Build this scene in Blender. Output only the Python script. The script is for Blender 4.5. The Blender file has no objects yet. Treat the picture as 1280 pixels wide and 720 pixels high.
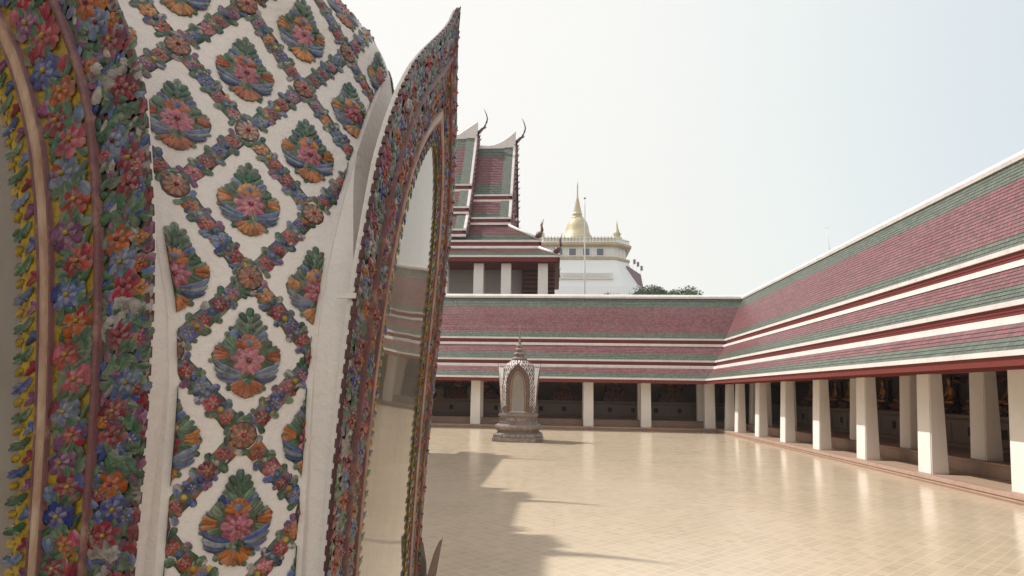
import bpy, math, random
from math import sin, cos, pi, sqrt, radians, atan2, hypot
from mathutils import Vector
random.seed(7)
SC = bpy.context.scene
COL = SC.collection
SC.cycles.caustics_reflective = False; SC.cycles.sample_clamp_indirect = 1.5; SC.cycles.blur_glossy = 1.0

# ------------------------------------------------------------------ helpers
class MB:
    """collects vertices and faces, then links them as ONE mesh object"""
    def __init__(s):
        s.v = []; s.f = []; s.m = []; s.uv = {}; s.c = {}; s.sm = set(); s.mats = []
    def mat(s, m):
        if m not in s.mats: s.mats.append(m)
        return s.mats.index(m)
    def face(s, pts, m, uv=None, smooth=False):
        b = len(s.v); s.v += [tuple(p) for p in pts]
        s.f.append(tuple(range(b, b + len(pts)))); s.m.append(s.mat(m))
        if uv: s.uv[len(s.f) - 1] = uv
        if smooth: s.sm.add(len(s.f) - 1)
    def raw(s, pts, faces, m, smooth=False, cols=None):
        b = len(s.v); s.v += [tuple(p) for p in pts]
        if cols:
            for i, c in enumerate(cols): s.c[b + i] = c
        k = s.mat(m)
        for f in faces:
            s.f.append(tuple(b + i for i in f)); s.m.append(k)
            if smooth: s.sm.add(len(s.f) - 1)
    def box(s, x0, x1, y0, y1, z0, z1, m, taper=None):
        t = taper or (0, 0, 0, 0)  # top inset x0,x1,y0,y1
        P = [(x0, y0, z0), (x1, y0, z0), (x1, y1, z0), (x0, y1, z0),
             (x0 + t[0], y0 + t[2], z1), (x1 - t[1], y0 + t[2], z1), (x1 - t[1], y1 - t[3], z1), (x0 + t[0], y1 - t[3], z1)]
        s.raw(P, [(3, 2, 1, 0), (4, 5, 6, 7), (0, 1, 5, 4), (1, 2, 6, 5), (2, 3, 7, 6), (3, 0, 4, 7)], m)
    def prism(s, prof, a0, a1, m):
        """prof = closed list (p,z); a0,a1 numbers or functions of p; points are (a,p,z)"""
        n = len(prof)
        f0 = a0 if callable(a0) else (lambda p: a0)
        f1 = a1 if callable(a1) else (lambda p: a1)
        P = [(f0(p), p, z) for p, z in prof] + [(f1(p), p, z) for p, z in prof]
        F = [tuple(range(n - 1, -1, -1)), tuple(range(n, 2 * n))]
        for i in range(n):
            j = (i + 1) % n; F.append((i, j, n + j, n + i))
        s.raw(P, F, m)
    def lathe(s, prof, m, cx=0, cy=0, seg=24, smooth=True, sq=None):
        P = []; F = []
        for r, z in prof:
            for k in range(seg):
                a = 2 * pi * k / seg
                c, q = cos(a), sin(a)
                if sq:
                    w = (abs(c) ** sq + abs(q) ** sq) ** (-1.0 / sq); c *= w; q *= w
                P.append((cx + r * c, cy + r * q, z))
        for i in range(len(prof) - 1):
            for k in range(seg):
                k2 = (k + 1) % seg
                F.append((i * seg + k, i * seg + k2, (i + 1) * seg + k2, (i + 1) * seg + k))
        F.append(tuple(range(seg - 1, -1, -1))); F.append(tuple((len(prof) - 1) * seg + k for k in range(seg)))
        s.raw(P, F, m, smooth)
    def tube(s, pts, rad, m, seg=8):
        P = []; F = []; n = len(pts)
        V = [Vector(p) for p in pts]
        for i, p in enumerate(V):
            d = (V[min(i + 1, n - 1)] - V[max(i - 1, 0)]).normalized()
            ref = Vector((0, 0, 1)) if abs(d.z) < .9 else Vector((1, 0, 0))
            u = d.cross(ref).normalized(); w = d.cross(u)
            r = rad[i] if isinstance(rad, (list, tuple)) else rad
            for k in range(seg):
                a = 2 * pi * k / seg
                P.append(tuple(p + u * (r * cos(a)) + w * (r * sin(a))))
        for i in range(n - 1):
            for k in range(seg):
                k2 = (k + 1) % seg
                F.append((i * seg + k, i * seg + k2, (i + 1) * seg + k2, (i + 1) * seg + k))
        F.append(tuple(range(seg - 1, -1, -1))); F.append(tuple((n - 1) * seg + k for k in range(seg)))
        s.raw(P, F, m, True)
    def build(s, name, parent=None, xf=None, recalc=True, loc=None):
        me = bpy.data.meshes.new(name)
        v = [xf(p) for p in s.v] if xf else s.v
        me.from_pydata(v, [], s.f)
        for m in s.mats: me.materials.append(m)
        me.polygons.foreach_set('material_index', s.m)
        if s.sm: me.polygons.foreach_set('use_smooth', [i in s.sm for i in range(len(s.f))])
        if s.uv:
            L = me.uv_layers.new(name='UVMap')
            for fi, uv in s.uv.items():
                p = me.polygons[fi]
                for li, c in zip(p.loop_indices, uv): L.data[li].uv = c
        if s.c:
            A = me.color_attributes.new('paint', 'FLOAT_COLOR', 'POINT')
            buf = []
            for i in range(len(s.v)):
                c = s.c.get(i, (.5, .5, .5)); buf += [c[0], c[1], c[2], 1]
            A.data.foreach_set('color', buf)
        me.update()
        if recalc:
            import bmesh
            bm = bmesh.new(); bm.from_mesh(me)
            bmesh.ops.recalc_face_normals(bm, faces=bm.faces); bm.to_mesh(me); bm.free()
        o = bpy.data.objects.new(name, me); COL.objects.link(o)
        if parent: o.parent = parent
        if loc: o.location = loc
        return o

def empty(name, loc=(0, 0, 0), rz=0):
    o = bpy.data.objects.new(name, None); COL.objects.link(o)
    o.location = loc; o.rotation_euler = (0, 0, rz); o.empty_display_size = .3
    return o
def tag(o, label, cat, group=None):
    o['label'] = label; o['category'] = cat
    if group: o['group'] = group
    return o
def kind(o, k): o['kind'] = k; return o
def dup(o, parent=None):
    c = o.copy(); COL.objects.link(c)
    if parent: c.parent = parent
    for ch in list(o.children): dup(ch, c)
    return c

# ------------------------------------------------------------------ materials
def nmat(name):
    m = bpy.data.materials.new(name); m.use_nodes = True
    nt = m.node_tree; b = nt.nodes['Principled BSDF']
    return m, nt, b
def N(nt, t, **k):
    n = nt.nodes.new(t)
    for a, v in k.items(): setattr(n, a, v)
    return n
def ramp(nt, src, stops):
    r = N(nt, 'ShaderNodeValToRGB')
    e = r.color_ramp.elements
    while len(e) < len(stops): e.new(.5)
    for i, (p, c) in enumerate(stops):
        e[i].position = p; e[i].color = (c[0], c[1], c[2], 1)
    nt.links.new(src, r.inputs[0]); return r.outputs[0]
def mixc(nt, f, a, b, t='MIX'):
    n = N(nt, 'ShaderNodeMix', data_type='RGBA', blend_type=t)
    if isinstance(f, (int, float)): n.inputs[0].default_value = f
    else: nt.links.new(f, n.inputs[0])
    for s, i in ((a, 6), (b, 7)):
        if isinstance(s, tuple): n.inputs[i].default_value = (s[0], s[1], s[2], 1)
        else: nt.links.new(s, n.inputs[i])
    return n.outputs[2]
def coords(nt, kindc='Object', scale=(1, 1, 1)):
    t = N(nt, 'ShaderNodeTexCoord'); m = N(nt, 'ShaderNodeMapping')
    m.inputs['Scale'].default_value = scale
    nt.links.new(t.outputs[kindc], m.inputs[0]); return m.outputs[0]
def noise(nt, vec, scale, detail=4, rough=.6):
    n = N(nt, 'ShaderNodeTexNoise'); n.inputs['Scale'].default_value = scale
    n.inputs['Detail'].default_value = detail; n.inputs['Roughness'].default_value = rough
    nt.links.new(vec, n.inputs['Vector']); return n
def bump(nt, b, h, strength=.3, dist=.01):
    n = N(nt, 'ShaderNodeBump'); n.inputs['Strength'].default_value = strength
    n.inputs['Distance'].default_value = dist
    nt.links.new(h, n.inputs['Height']); nt.links.new(n.outputs[0], b.inputs['Normal'])
    return n

def painted(name, col, rough=.6, dirt=.25, scale=1.2, bstr=.12, dirtcol=None, spec=.5, fine=40):
    m, nt, b = nmat(name)
    v = coords(nt)
    n1 = noise(nt, v, scale, 6, .65)
    n2 = noise(nt, coords(nt, 'Object', (1, 1, .12)), scale * 3.5, 5, .7)  # vertical run marks
    dc = dirtcol or tuple(c * .55 for c in col)
    f1 = ramp(nt, n1.outputs[0], [(.45, (0, 0, 0)), (.75, (dirt,) * 3)])
    f2 = ramp(nt, n2.outputs[0], [(.52, (0, 0, 0)), (.8, (dirt * 1.2,) * 3)])
    c = mixc(nt, f1, tuple(col), dc)
    c = mixc(nt, f2, c, dc)
    nt.links.new(c, b.inputs['Base Color'])
    b.inputs['Roughness'].default_value = rough
    b.inputs['Specular IOR Level'].default_value = spec
    n3 = noise(nt, v, fine, 4, .6)
    bump(nt, b, n3.outputs[0], bstr, .01)
    return m

def tile_mat(name, col, var, tw=.12, rough=.42):
    """glazed roof tiles; UV is in metres: u along the eave, v down the slope"""
    m, nt, b = nmat(name)
    t = N(nt, 'ShaderNodeTexCoord')
    br = N(nt, 'ShaderNodeTexBrick'); br.offset = .5
    nt.links.new(t.outputs['UV'], br.inputs['Vector'])
    br.inputs['Scale'].default_value = 1
    br.inputs['Brick Width'].default_value = tw
    br.inputs['Row Height'].default_value = ROW
    br.inputs['Mortar Size'].default_value = .011
    br.inputs['Mortar Smooth'].default_value = .6
    br.inputs['Color1'].default_value = (*[c * (1 - var) for c in col], 1)
    br.inputs['Color2'].default_value = (*[min(1, c * (1 + var)) for c in col], 1)
    br.inputs['Mortar'].default_value = (*[c * .35 for c in col], 1)
    n1 = noise(nt, t.outputs['UV'], .7, 5, .6)
    n2 = noise(nt, t.outputs['UV'], 9, 3, .6)
    f = ramp(nt, n1.outputs[0], [(.4, (0, 0, 0)), (.8, (.32,) * 3)])
    grey = tuple(.6 * c + .09 for c in col)
    c = mixc(nt, f, br.outputs['Color'], grey)
    f2 = ramp(nt, n2.outputs[0], [(.56, (0, 0, 0)), (.72, (.35,) * 3)])
    c = mixc(nt, f2, c, (.30, .25, .24))
    nt.links.new(c, b.inputs['Base Color'])
    b.inputs['Roughness'].default_value = rough
    b.inputs['Specular IOR Level'].default_value = .6
    inv = N(nt, 'ShaderNodeMath', operation='SUBTRACT'); inv.inputs[0].default_value = 1
    nt.links.new(br.outputs['Fac'], inv.inputs[1])
    bump(nt, b, inv.outputs[0], .7, .012)
    return m

def ceramic(name, rough=.3, dim=1.0, sat=1.0):
    """glazed ceramic whose paint colours are stored on the mesh"""
    m, nt, b = nmat(name)
    a = N(nt, 'ShaderNodeAttribute', attribute_name='paint')
    v = coords(nt)
    n1 = noise(nt, v, 55, 4, .7); n2 = noise(nt, v, 6, 4, .6)
    f = ramp(nt, n1.outputs[0], [(.32, (.42,) * 3), (.60, (1.18,) * 3)])
    c = mixc(nt, 1.0, a.outputs['Color'], f, 'MULTIPLY')
    g = ramp(nt, n2.outputs[0], [(.48, (0, 0, 0)), (.8, (.28,) * 3)])
    c = mixc(nt, g, c, (.27, .22, .185))
    hs = N(nt, 'ShaderNodeHueSaturation'); hs.inputs['Saturation'].default_value = sat; hs.inputs['Value'].default_value = dim
    nt.links.new(c, hs.inputs['Color'])
    nt.links.new(hs.outputs[0], b.inputs['Base Color'])
    b.inputs['Roughness'].default_value = rough
    bump(nt, b, n1.outputs[0], .6, .003)
    return m

ROW = .12
M = {}
M['plaster'] = painted('plaster', (.80, .755, .725), .75, .22, 2.2, .5, (.50, .45, .40), .3)
M['column'] = painted('column_paint', (.80, .77, .74), .6, .22, 1.3, .22, (.55, .5, .45), .35)
M['white'] = painted('white_trim', (.74, .70, .68), .55, .42, 1.6, .06, (.42, .37, .36), .4)
M['red'] = painted('red_board', (.175, .036, .032), .55, .3, .8, .05, (.16, .02, .02), .35)
M['darkred'] = painted('dark_red_board', (.17, .022, .022), .55, .3, .8, .05, (.08, .01, .01), .35)
M['pink_tile'] = tile_mat('red_glazed_tile', (.175, .046, .054), .40)
M['green_tile'] = tile_mat('green_glazed_tile', (.074, .100, .070), .36)
M['wood'] = painted('ceiling_wood', (.20, .10, .07), .6, .3, 1.5, .1)
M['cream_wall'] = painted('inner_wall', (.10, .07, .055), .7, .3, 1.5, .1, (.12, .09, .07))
M['terracotta'] = painted('terracotta_step', (.38, .26, .20), .55, .55, 5, .2, (.24, .15, .12), .4)
M['aisle'] = painted('aisle_tile', (.42, .30, .22), .45, .35, 3, .05, (.28, .2, .15), .4)
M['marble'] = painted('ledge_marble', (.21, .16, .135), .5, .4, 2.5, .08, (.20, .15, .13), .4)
M['grey_wall'] = painted('grey_render', (.42, .38, .36), .7, .2, 1, .05, (.3, .27, .25))
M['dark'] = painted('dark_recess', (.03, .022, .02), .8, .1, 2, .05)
M['ceramic'] = ceramic('painted_ceramic', .19, .77, 1.12)
M['deepceramic'] = ceramic('deep_painted_ceramic', .17, .62, 1.28)
M['plum'] = painted('plum_edge_tile', (.10, .035, .04), .4, .3, 20, .2, (.05, .03, .03))
M['pole'] = painted('pole_metal', (.75, .75, .74), .4, .1, 2, .03)

def rib_mat():
    m, nt, b = nmat('rib_glaze')
    v = coords(nt)
    n1 = noise(nt, v, 14, 5, .7)
    c = ramp(nt, n1.outputs[0], [(.3, (.19, .08, .08)), (.5, (.14, .055, .065)), (.6, (.24, .12, .10)), (.74, (.38, .28, .22))])
    nt.links.new(c, b.inputs['Base Color']); b.inputs['Roughness'].default_value = .4
    bump(nt, b, n1.outputs[0], .4, .006); return m
M['rib'] = rib_mat()
def tanrib_mat():
    m, nt, b = nmat('tan_rib_glaze')
    v = coords(nt, 'Object', (1, 1, .3))
    n1 = noise(nt, v, 30, 5, .7)
    c = ramp(nt, n1.outputs[0], [(.3, (.26, .13, .09)), (.5, (.40, .26, .18)), (.7, (.52, .40, .29))])
    nt.links.new(c, b.inputs['Base Color']); b.inputs['Roughness'].default_value = .4
    bump(nt, b, n1.outputs[0], .4, .006); return m
M['tanrib'] = tanrib_mat()

def mosaic_mat():
    m, nt, b = nmat('weathered_mosaic')
    v = coords(nt)
    vo = N(nt, 'ShaderNodeTexVoronoi'); vo.inputs['Scale'].default_value = 26
    nt.links.new(v, vo.inputs['Vector'])
    s = N(nt, 'ShaderNodeSeparateColor'); nt.links.new(vo.outputs['Color'], s.inputs[0])
    c = ramp(nt, s.outputs[0], [(0, (.16, .10, .09)), (.2, (.30, .17, .13)), (.38, (.12, .16, .13)), (.52, (.20, .12, .15)),
                                (.66, (.42, .36, .33)), (.8, (.30, .20, .10)), (.92, (.15, .17, .25))])
    n1 = noise(nt, v, 3, 5, .65)
    g = ramp(nt, n1.outputs[0], [(.35, (0, 0, 0)), (.7, (.75,) * 3)])
    c = mixc(nt, g, c, (.27, .235, .215))
    nt.links.new(c, b.inputs['Base Color']); b.inputs['Roughness'].default_value = .5
    bump(nt, b, vo.outputs['Distance'], .8, .02)
    return m
M['mosaic'] = mosaic_mat()

def gold_mat(name, col, rough, metal, sc=8):
    m, nt, b = nmat(name)
    n1 = noise(nt, coords(nt), sc, 5, .6)
    c = ramp(nt, n1.outputs[0], [(.3, tuple(x * .7 for x in col)), (.7, col)])
    nt.links.new(c, b.inputs['Base Color']); b.inputs['Metallic'].default_value = metal
    b.inputs['Roughness'].default_value = rough
    return m
M['gold'] = gold_mat('statue_gilding', (.44, .22, .08), .42, .7)
M['goldtower'] = gold_mat('gilded_mosaic_far', (.52, .43, .26), .5, .2, .4)
M['goldtrim'] = gold_mat('gilded_moulding_far', (.50, .37, .20), .6, .1, .6)
def lacquer_mat():
    m, nt, b = nmat('red_gold_lacquer')
    vo = N(nt, 'ShaderNodeTexVoronoi'); vo.inputs['Scale'].default_value = 11; nt.links.new(coords(nt), vo.inputs['Vector'])
    c = ramp(nt, vo.outputs['Distance'], [(.18, (.42, .22, .08)), (.30, (.16, .04, .025)), (.6, (.07, .025, .02))])
    nt.links.new(c, b.inputs['Base Color']); b.inputs['Roughness'].default_value = .4; b.inputs['Metallic'].default_value = .25
    bump(nt, b, vo.outputs['Distance'], .5, .01); return m
M['redgold'] = lacquer_mat()
M['leafstone'] = painted('brown_ceramic', (.17, .11, .09), .6, .5, 14, .6, (.07, .05, .045))
M['slab'] = painted('grey_stone_slab', (.55, .48, .45), .7, .4, 6, .3, (.18, .16, .15))
M['nichewall'] = painted('niche_cream', (.66, .55, .46), .7, .25, 4, .1)

def glass_mat():
    m = bpy.data.materials.new('pane_glass'); m.use_nodes = True; nt = m.node_tree; nt.nodes.clear()
    o = N(nt, 'ShaderNodeOutputMaterial'); mx = N(nt, 'ShaderNodeMixShader')
    fr = N(nt, 'ShaderNodeFresnel'); fr.inputs['IOR'].default_value = 2.6
    nz = noise(nt, coords(nt), 2.2, 2, .5); bp = N(nt, 'ShaderNodeBump'); bp.inputs['Strength'].default_value = .08; bp.inputs['Distance'].default_value = .02
    nt.links.new(nz.outputs[0], bp.inputs['Height'])
    frr = ramp(nt, fr.outputs[0], [(.15, (.10,) * 3), (.30, (.30,) * 3), (.48, (.92,) * 3)])
    tr = N(nt, 'ShaderNodeBsdfTransparent'); tr.inputs[0].default_value = (.80, .77, .72, 1)
    gl = N(nt, 'ShaderNodeBsdfGlossy'); gl.inputs['Roughness'].default_value = .015
    gl.inputs['Color'].default_value = (.95, .92, .88, 1)
    nt.links.new(frr, mx.inputs[0]); nt.links.new(tr.outputs[0], mx.inputs[1])
    nt.links.new(gl.outputs[0], mx.inputs[2]); nt.links.new(bp.outputs[0], gl.inputs['Normal'])
    df = N(nt, 'ShaderNodeBsdfDiffuse'); df.inputs[0].default_value = (.75, .68, .6, 1); m2 = N(nt, 'ShaderNodeMixShader')
    n1 = noise(nt, coords(nt), 3, 4, .6); dust = ramp(nt, n1.outputs[0], [(.3, (.10,) * 3), (.7, (.24,) * 3)])
    nt.links.new(dust, m2.inputs[0]); nt.links.new(mx.outputs[0], m2.inputs[1]); nt.links.new(df.outputs[0], m2.inputs[2]); nt.links.new(m2.outputs[0], o.inputs[0])
    return m
M['glass'] = glass_mat()

def floor_mat():
    m, nt, b = nmat('courtyard_tile')
    v = coords(nt, 'Object')
    mp = N(nt, 'ShaderNodeMapping'); mp.inputs['Rotation'].default_value = (0, 0, radians(45))
    nt.links.new(v, mp.inputs[0])
    def brick(vec, w, mort, c1, c2, cm):
        br = N(nt, 'ShaderNodeTexBrick'); br.offset = 0
        nt.links.new(vec, br.inputs['Vector']); br.inputs['Scale'].default_value = 1
        br.inputs['Brick Width'].default_value = w; br.inputs['Row Height'].default_value = w
        br.inputs['Mortar Size'].default_value = mort; br.inputs['Mortar Smooth'].default_value = .4
        for k, c in (('Color1', c1), ('Color2', c2), ('Mortar', cm)): br.inputs[k].default_value = (*c, 1)
        return br
    A = brick(mp.outputs[0], .15, .012, (.55, .455, .33), (.465, .38, .27), (.585, .495, .38))
    B = brick(v, 1.27, .008, (1, 1, 1), (.93, .925, .91), (.93, .91, .88))
    c = mixc(nt, 1.0, A.outputs['Color'], B.outputs['Color'], 'MULTIPLY')
    n1 = noise(nt, v, .22, 6, .6); n2 = noise(nt, v, 2.2, 5, .65)
    c = mixc(nt, ramp(nt, n1.outputs[0], [(.35, (0, 0, 0)), (.7, (.55,) * 3)]), c, (.61, .50, .375))
    c = mixc(nt, ramp(nt, n2.outputs[0], [(.5, (0, 0, 0)), (.8, (.35,) * 3)]), c, (.46, .36, .25))
    nt.links.new(c, b.inputs['Base Color'])
    r = ramp(nt, n2.outputs[0], [(.3, (.15,) * 3), (.75, (.26,) * 3)])
    nt.links.new(r, b.inputs['Roughness'])
    b.inputs['Specular IOR Level'].default_value = .5
    n3 = noise(nt, v, 5, 2, .5)
    ad = N(nt, 'ShaderNodeMath', operation='MULTIPLY_ADD')
    nt.links.new(n3.outputs[0], ad.inputs[0]); ad.inputs[1].default_value = .8
    nt.links.new(A.outputs['Fac'], ad.inputs[2])
    return m
M['floor'] = floor_mat()
def ground_mat():
    m, nt, b = nmat('ground_earth')
    n1 = noise(nt, coords(nt), .05, 6, .6)
    c = ramp(nt, n1.outputs[0], [(.35, (.10, .11, .06)), (.6, (.22, .19, .14))])
    nt.links.new(c, b.inputs['Base Color']); b.inputs['Roughness'].default_value = .9
    return m
M['ground'] = ground_mat()
def leaf_mat(name, col):
    m, nt, b = nmat(name)
    n1 = noise(nt, coords(nt), .9, 3, .6)
    c = ramp(nt, n1.outputs[0], [(.3, tuple(x * .6 for x in col)), (.7, tuple(x * 1.4 for x in col))])
    nt.links.new(c, b.inputs['Base Color']); b.inputs['Roughness'].default_value = .6
    return m
M['leaf'] = leaf_mat('foliage', (.085, .13, .06))
M['bark'] = painted('bark', (.12, .09, .07), .9, .3, 3, .5)
M['window'] = painted('window_glass', (.05, .06, .10), .25, .1, 1, .01)
M['purple'] = painted('stair_roof_tile', (.16, .08, .12), .6, .3, .5, .05)
M['mountwhite'] = painted('fort_white', (.82, .84, .87), .7, .12, .08, .05, (.6, .6, .62))

# ------------------------------------------------------------------ world, sun, camera
w = bpy.data.worlds.new('World'); SC.world = w; w.use_nodes = True
nt = w.node_tree; bg = nt.nodes['Background']
SUN = Vector((-.714, .20, 1.0)).normalized()         # direction towards the sun
el = math.asin(SUN.z); az = atan2(SUN.x, SUN.y)       # clockwise from +Y
sky = N(nt, 'ShaderNodeTexSky', sky_type='NISHITA'); sky.sun_disc = False
sky.sun_elevation = el; sky.sun_rotation = az
sky.air_density = 1.2; sky.dust_density = 5.0; sky.ozone_density = 1.0
# thin bright overcast veil over the clear sky: warm towards the sun, cool away from it
tc = N(nt, 'ShaderNodeTexCoord')
dt = N(nt, 'ShaderNodeVectorMath', operation='DOT_PRODUCT')
nt.links.new(tc.outputs['Generated'], dt.inputs[0]); dt.inputs[1].default_value = (-.90, -.25, -.25)
veil = ramp(nt, dt.outputs['Value'], [(0.0, (8.9, 8.62, 8.22)), (.5, (8, 8, 8)), (1, (7, 7, 7))])
mr = N(nt, 'ShaderNodeMapRange'); mr.inputs[1].default_value = -.78; mr.inputs[2].default_value = -.22
nt.links.new(dt.outputs['Value'], mr.inputs[0])
veil = ramp(nt, mr.outputs[0], [(0.0, (.60, .655, .685)), (.30, (.715, .755, .73)), (.55, (.79, .785, .75)), (1.0, (.82, .80, .755))])
sc_ = N(nt, 'ShaderNodeVectorMath', operation='SCALE'); sc_.inputs['Scale'].default_value = 8.55
nt.links.new(veil, sc_.inputs[0])
mxs = mixc(nt, .88, sky.outputs[0], sc_.outputs[0])
nt.links.new(mxs, bg.inputs['Color']); bg.inputs['Strength'].default_value = .12

sl = bpy.data.lights.new('sun', 'SUN'); sl.energy = 3.6; sl.angle = radians(.45); sl.color = (1, .95, .88)
so = bpy.data.objects.new('sun', sl); COL.objects.link(so)
so.rotation_euler = (-SUN).to_track_quat('-Z', 'Y').to_euler(); so.location = (-30, 20, 50)

cd = bpy.data.cameras.new('camera'); cam = bpy.data.objects.new('camera', cd); COL.objects.link(cam)
f, ppy, p, th, roll = 765.5, 390.7, .1298, .0709, .0167
cd.sensor_width = 36; cd.lens = f / 1280 * 36; cd.shift_y = (ppy - 360) / 1280
cd.clip_start = .02; cd.clip_end = 5000
from mathutils import Matrix
F = Vector((-sin(th) * cos(p), cos(th) * cos(p), sin(p))); R0 = Vector((cos(th), sin(th), 0)); U0 = R0.cross(F)
R = cos(roll) * R0 + sin(roll) * U0; U = -sin(roll) * R0 + cos(roll) * U0
mw = Matrix(((R.x, U.x, -F.x, 0), (R.y, U.y, -F.y, 0), (R.z, U.z, -F.z, 1.9), (0, 0, 0, 1)))
cam.matrix_world = mw
SC.camera = cam
vs = SC.view_settings; vs.view_transform = 'Standard'; vs.look = 'None'; vs.exposure = 0.36; vs.gamma = 1
vs.use_curve_mapping = False

# ------------------------------------------------------------------ ground
g = MB(); g.face([(-2500, -2500, -.06), (2500, -2500, -.06), (2500, 2500, -.06), (-2500, 2500, -.06)], M['ground'])
kind(g.build('ground'), 'structure')
g = MB(); g.face([(-34, -24, 0), (8.6, -24, 0), (8.6, 33.34, 0), (-34, 33.34, 0)], M['floor'])
kind(g.build('courtyard_floor'), 'structure')

# ------------------------------------------------------------------ roofs
def courses(mb, a0, a1, p0, z0, p1, z1, bands, lift=.007, row=ROW):
    """tile courses from (p0,z0) down to (p1,z1); bands=[(fraction_end, material)]"""
    f0 = a0 if callable(a0) else (lambda q: a0)
    f1 = a1 if callable(a1) else (lambda q: a1)
    L = hypot(p1 - p0, z1 - z0); n = max(1, round(L / row))
    nx, nz = -(z1 - z0) / L, (p1 - p0) / L
    if nz < 0: nx, nz = -nx, -nz
    for i in range(n):
        ta, tb = i / n, (i + 1) / n
        fr = (ta + tb) / 2
        mt = next(m for e, m in bands if fr <= e)
        A = (p0 + (p1 - p0) * ta, z0 + (z1 - z0) * ta); B = (p0 + (p1 - p0) * tb, z0 + (z1 - z0) * tb)
        B2 = (B[0] + nx * lift, B[1] + nz * lift)
        va, vb = i * row, (i + 1) * row
        q = [(f0(A[0]), A[0], A[1]), (f1(A[0]), A[0], A[1]), (f1(B2[0]), B2[0], B2[1]), (f0(B2[0]), B2[0], B2[1])]
        mb.face(q, mt, uv=[(q[0][0], va), (q[1][0], va), (q[2][0], vb), (q[3][0], vb)])
        r = [q[3], q[2], (f1(B[0]), B[0], B[1]), (f0(B[0]), B[0], B[1])]
        mb.face(r, mt, uv=[(r[0][0], vb - .004), (r[1][0], vb - .004), (r[2][0], vb - .002), (r[3][0], vb - .002)])

# ---- cloister galleries: profile in p (X for the east one, Y-24.74 for the north one) -------------
OFF = 24.74; RP = 10.75
def xf_east(q): return (q[1], q[0], q[2])             # a = Y
def xf_north(q): return (q[0], q[1] + OFF, q[2])      # a = X
def gallery(root, xf, a0, a1):
    """a0: start number, a1(p): the mitred end"""
    G, P_, Wt, Rd, Dr = M['green_tile'], M['pink_tile'], M['white'], M['red'], M['darkred']
    tiers = [((10.70, 7.45), (9.25, 4.967), [(.25, G), (.885, P_), (1.1, G)]),
             ((9.15, 4.53), (8.50, 3.736), [(.61, P_), (1.1, G)]),
             ((8.35, 3.29), (7.85, 2.756), [(.57, P_), (1.1, G)])]
    mir = lambda p: 2 * RP - p
    for side in (0, 1):
        sp = (lambda p: p) if side == 0 else mir
        for (A, B, bands) in tiers:
            mb = MB()
            # deck below the tiles
            dx, dz = (A[0] - B[0]), (A[1] - B[1]); L = hypot(dx, dz); nx, nz = dz / L * .06, -dx / L * .06
            mb.prism([(sp(A[0]), A[1] - .01), (sp(B[0]), B[1] - .01), (sp(B[0] + nx), B[1] + nz), (sp(A[0] + nx), A[1] + nz)], a0, a1, Dr)
            courses(mb, a0, a1, sp(A[0]), A[1], sp(B[0]), B[1], bands)
            t = mb.build('roof_tier', root, xf)
            # white tile edge, red fascia, white fillet
            e = MB(); e.prism([(sp(B[0] - .03), B[1] + .012), (sp(B[0] - .03), B[1] - .085), (sp(B[0] + .05), B[1] - .085), (sp(B[0] + .05), B[1] + .0)], a0, a1, Wt)
            e.build('eave_strip', t, xf)
            zl = B[1] - .085
            zb = {4.967: 4.68, 3.736: 3.46, 2.756: 2.50}[B[1]]
            b_ = MB(); b_.prism([(sp(B[0] + .02), zl + .003), (sp(B[0] + .02), zb), (sp(B[0] + .07), zb), (sp(B[0] + .07), zl + .003)], a0, a1, Rd)
            if zb > 2.6:
                b_.prism([(sp(B[0] + .005), zl - .07), (sp(B[0] + .005), zl - .105), (sp(B[0] + .04), zl - .105), (sp(B[0] + .04), zl - .07)], a0, a1, Rd)
            b_.build('fascia_board', t, xf)
            if zb > 2.6:
                zt = {4.967: 4.535, 3.736: 3.30}[B[1]]
                c = MB(); c.prism([(sp(B[0] - .03), zb + .0), (sp(B[0] - .11), zb - .02), (sp(B[0] - .13), zt), (sp(B[0] + .09), zt), (sp(B[0] + .09), zb)], a0, a1, Wt)
                c.build('roof_fillet', t, xf)
    c = MB(); c.prism([(RP - .13, 7.40), (RP - .15, 7.50), (RP - .09, 7.60), (RP, 7.64), (RP + .09, 7.60), (RP + .15, 7.50), (RP + .13, 7.40)], a0, a1, Wt)
    c.build('ridge_cap', root, xf)
    c = MB(); c.prism([(8.0, 2.66), (13.5, 2.66), (13.5, 2.72), (8.0, 2.72)], a0, a1, M['wood'])
    c.build('ceiling', root, xf)
    c = MB(); c.prism([(8.86, 2.50), (9.14, 2.50), (9.14, 2.66), (8.86, 2.66)], a0, a1, Rd)
    c.build('beam', root, xf)
    # lower aisle with rounded terracotta kerb
    c = MB(); c.prism([(8.82, 0), (8.82, .168), (9.90, .168), (9.90, 0)], a0, a1, M['aisle']); c.build('aisle_floor', root, xf)
    c = MB(); c.prism([(8.56, -.02), (8.54, .05), (8.575, .07), (8.55, .10), (8.57, .16), (8.60, .176), (8.82, .176), (8.82, -.02)], a0, a1, M['terracotta']); c.build('kerb', root, xf)
    c = MB(); c.prism([(9.93, .16), (9.93, .44), (9.90, .455), (9.90, .50), (9.93, .51), (10.2, .51), (10.2, .16)], a0, a1, M['terracotta']); c.build('inner_step', root, xf)
    c = MB(); c.prism([(10.2, 0), (10.2, .505), (13.6, .505), (13.6, 0)], a0, a1, M['aisle']); c.build('inner_floor', root, xf)
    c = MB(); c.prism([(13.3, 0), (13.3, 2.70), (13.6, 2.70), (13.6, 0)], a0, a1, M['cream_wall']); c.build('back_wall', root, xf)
    c = MB(); c.prism([(12.0, .50), (12.0, .60), (12.06, .64), (12.06, 1.30), (12.0, 1.34), (11.96, 1.40), (11.96, 1.47), (13.3, 1.47), (13.3, .50)], a0, a1, M['marble']); c.build('statue_ledge', root, xf)

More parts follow.
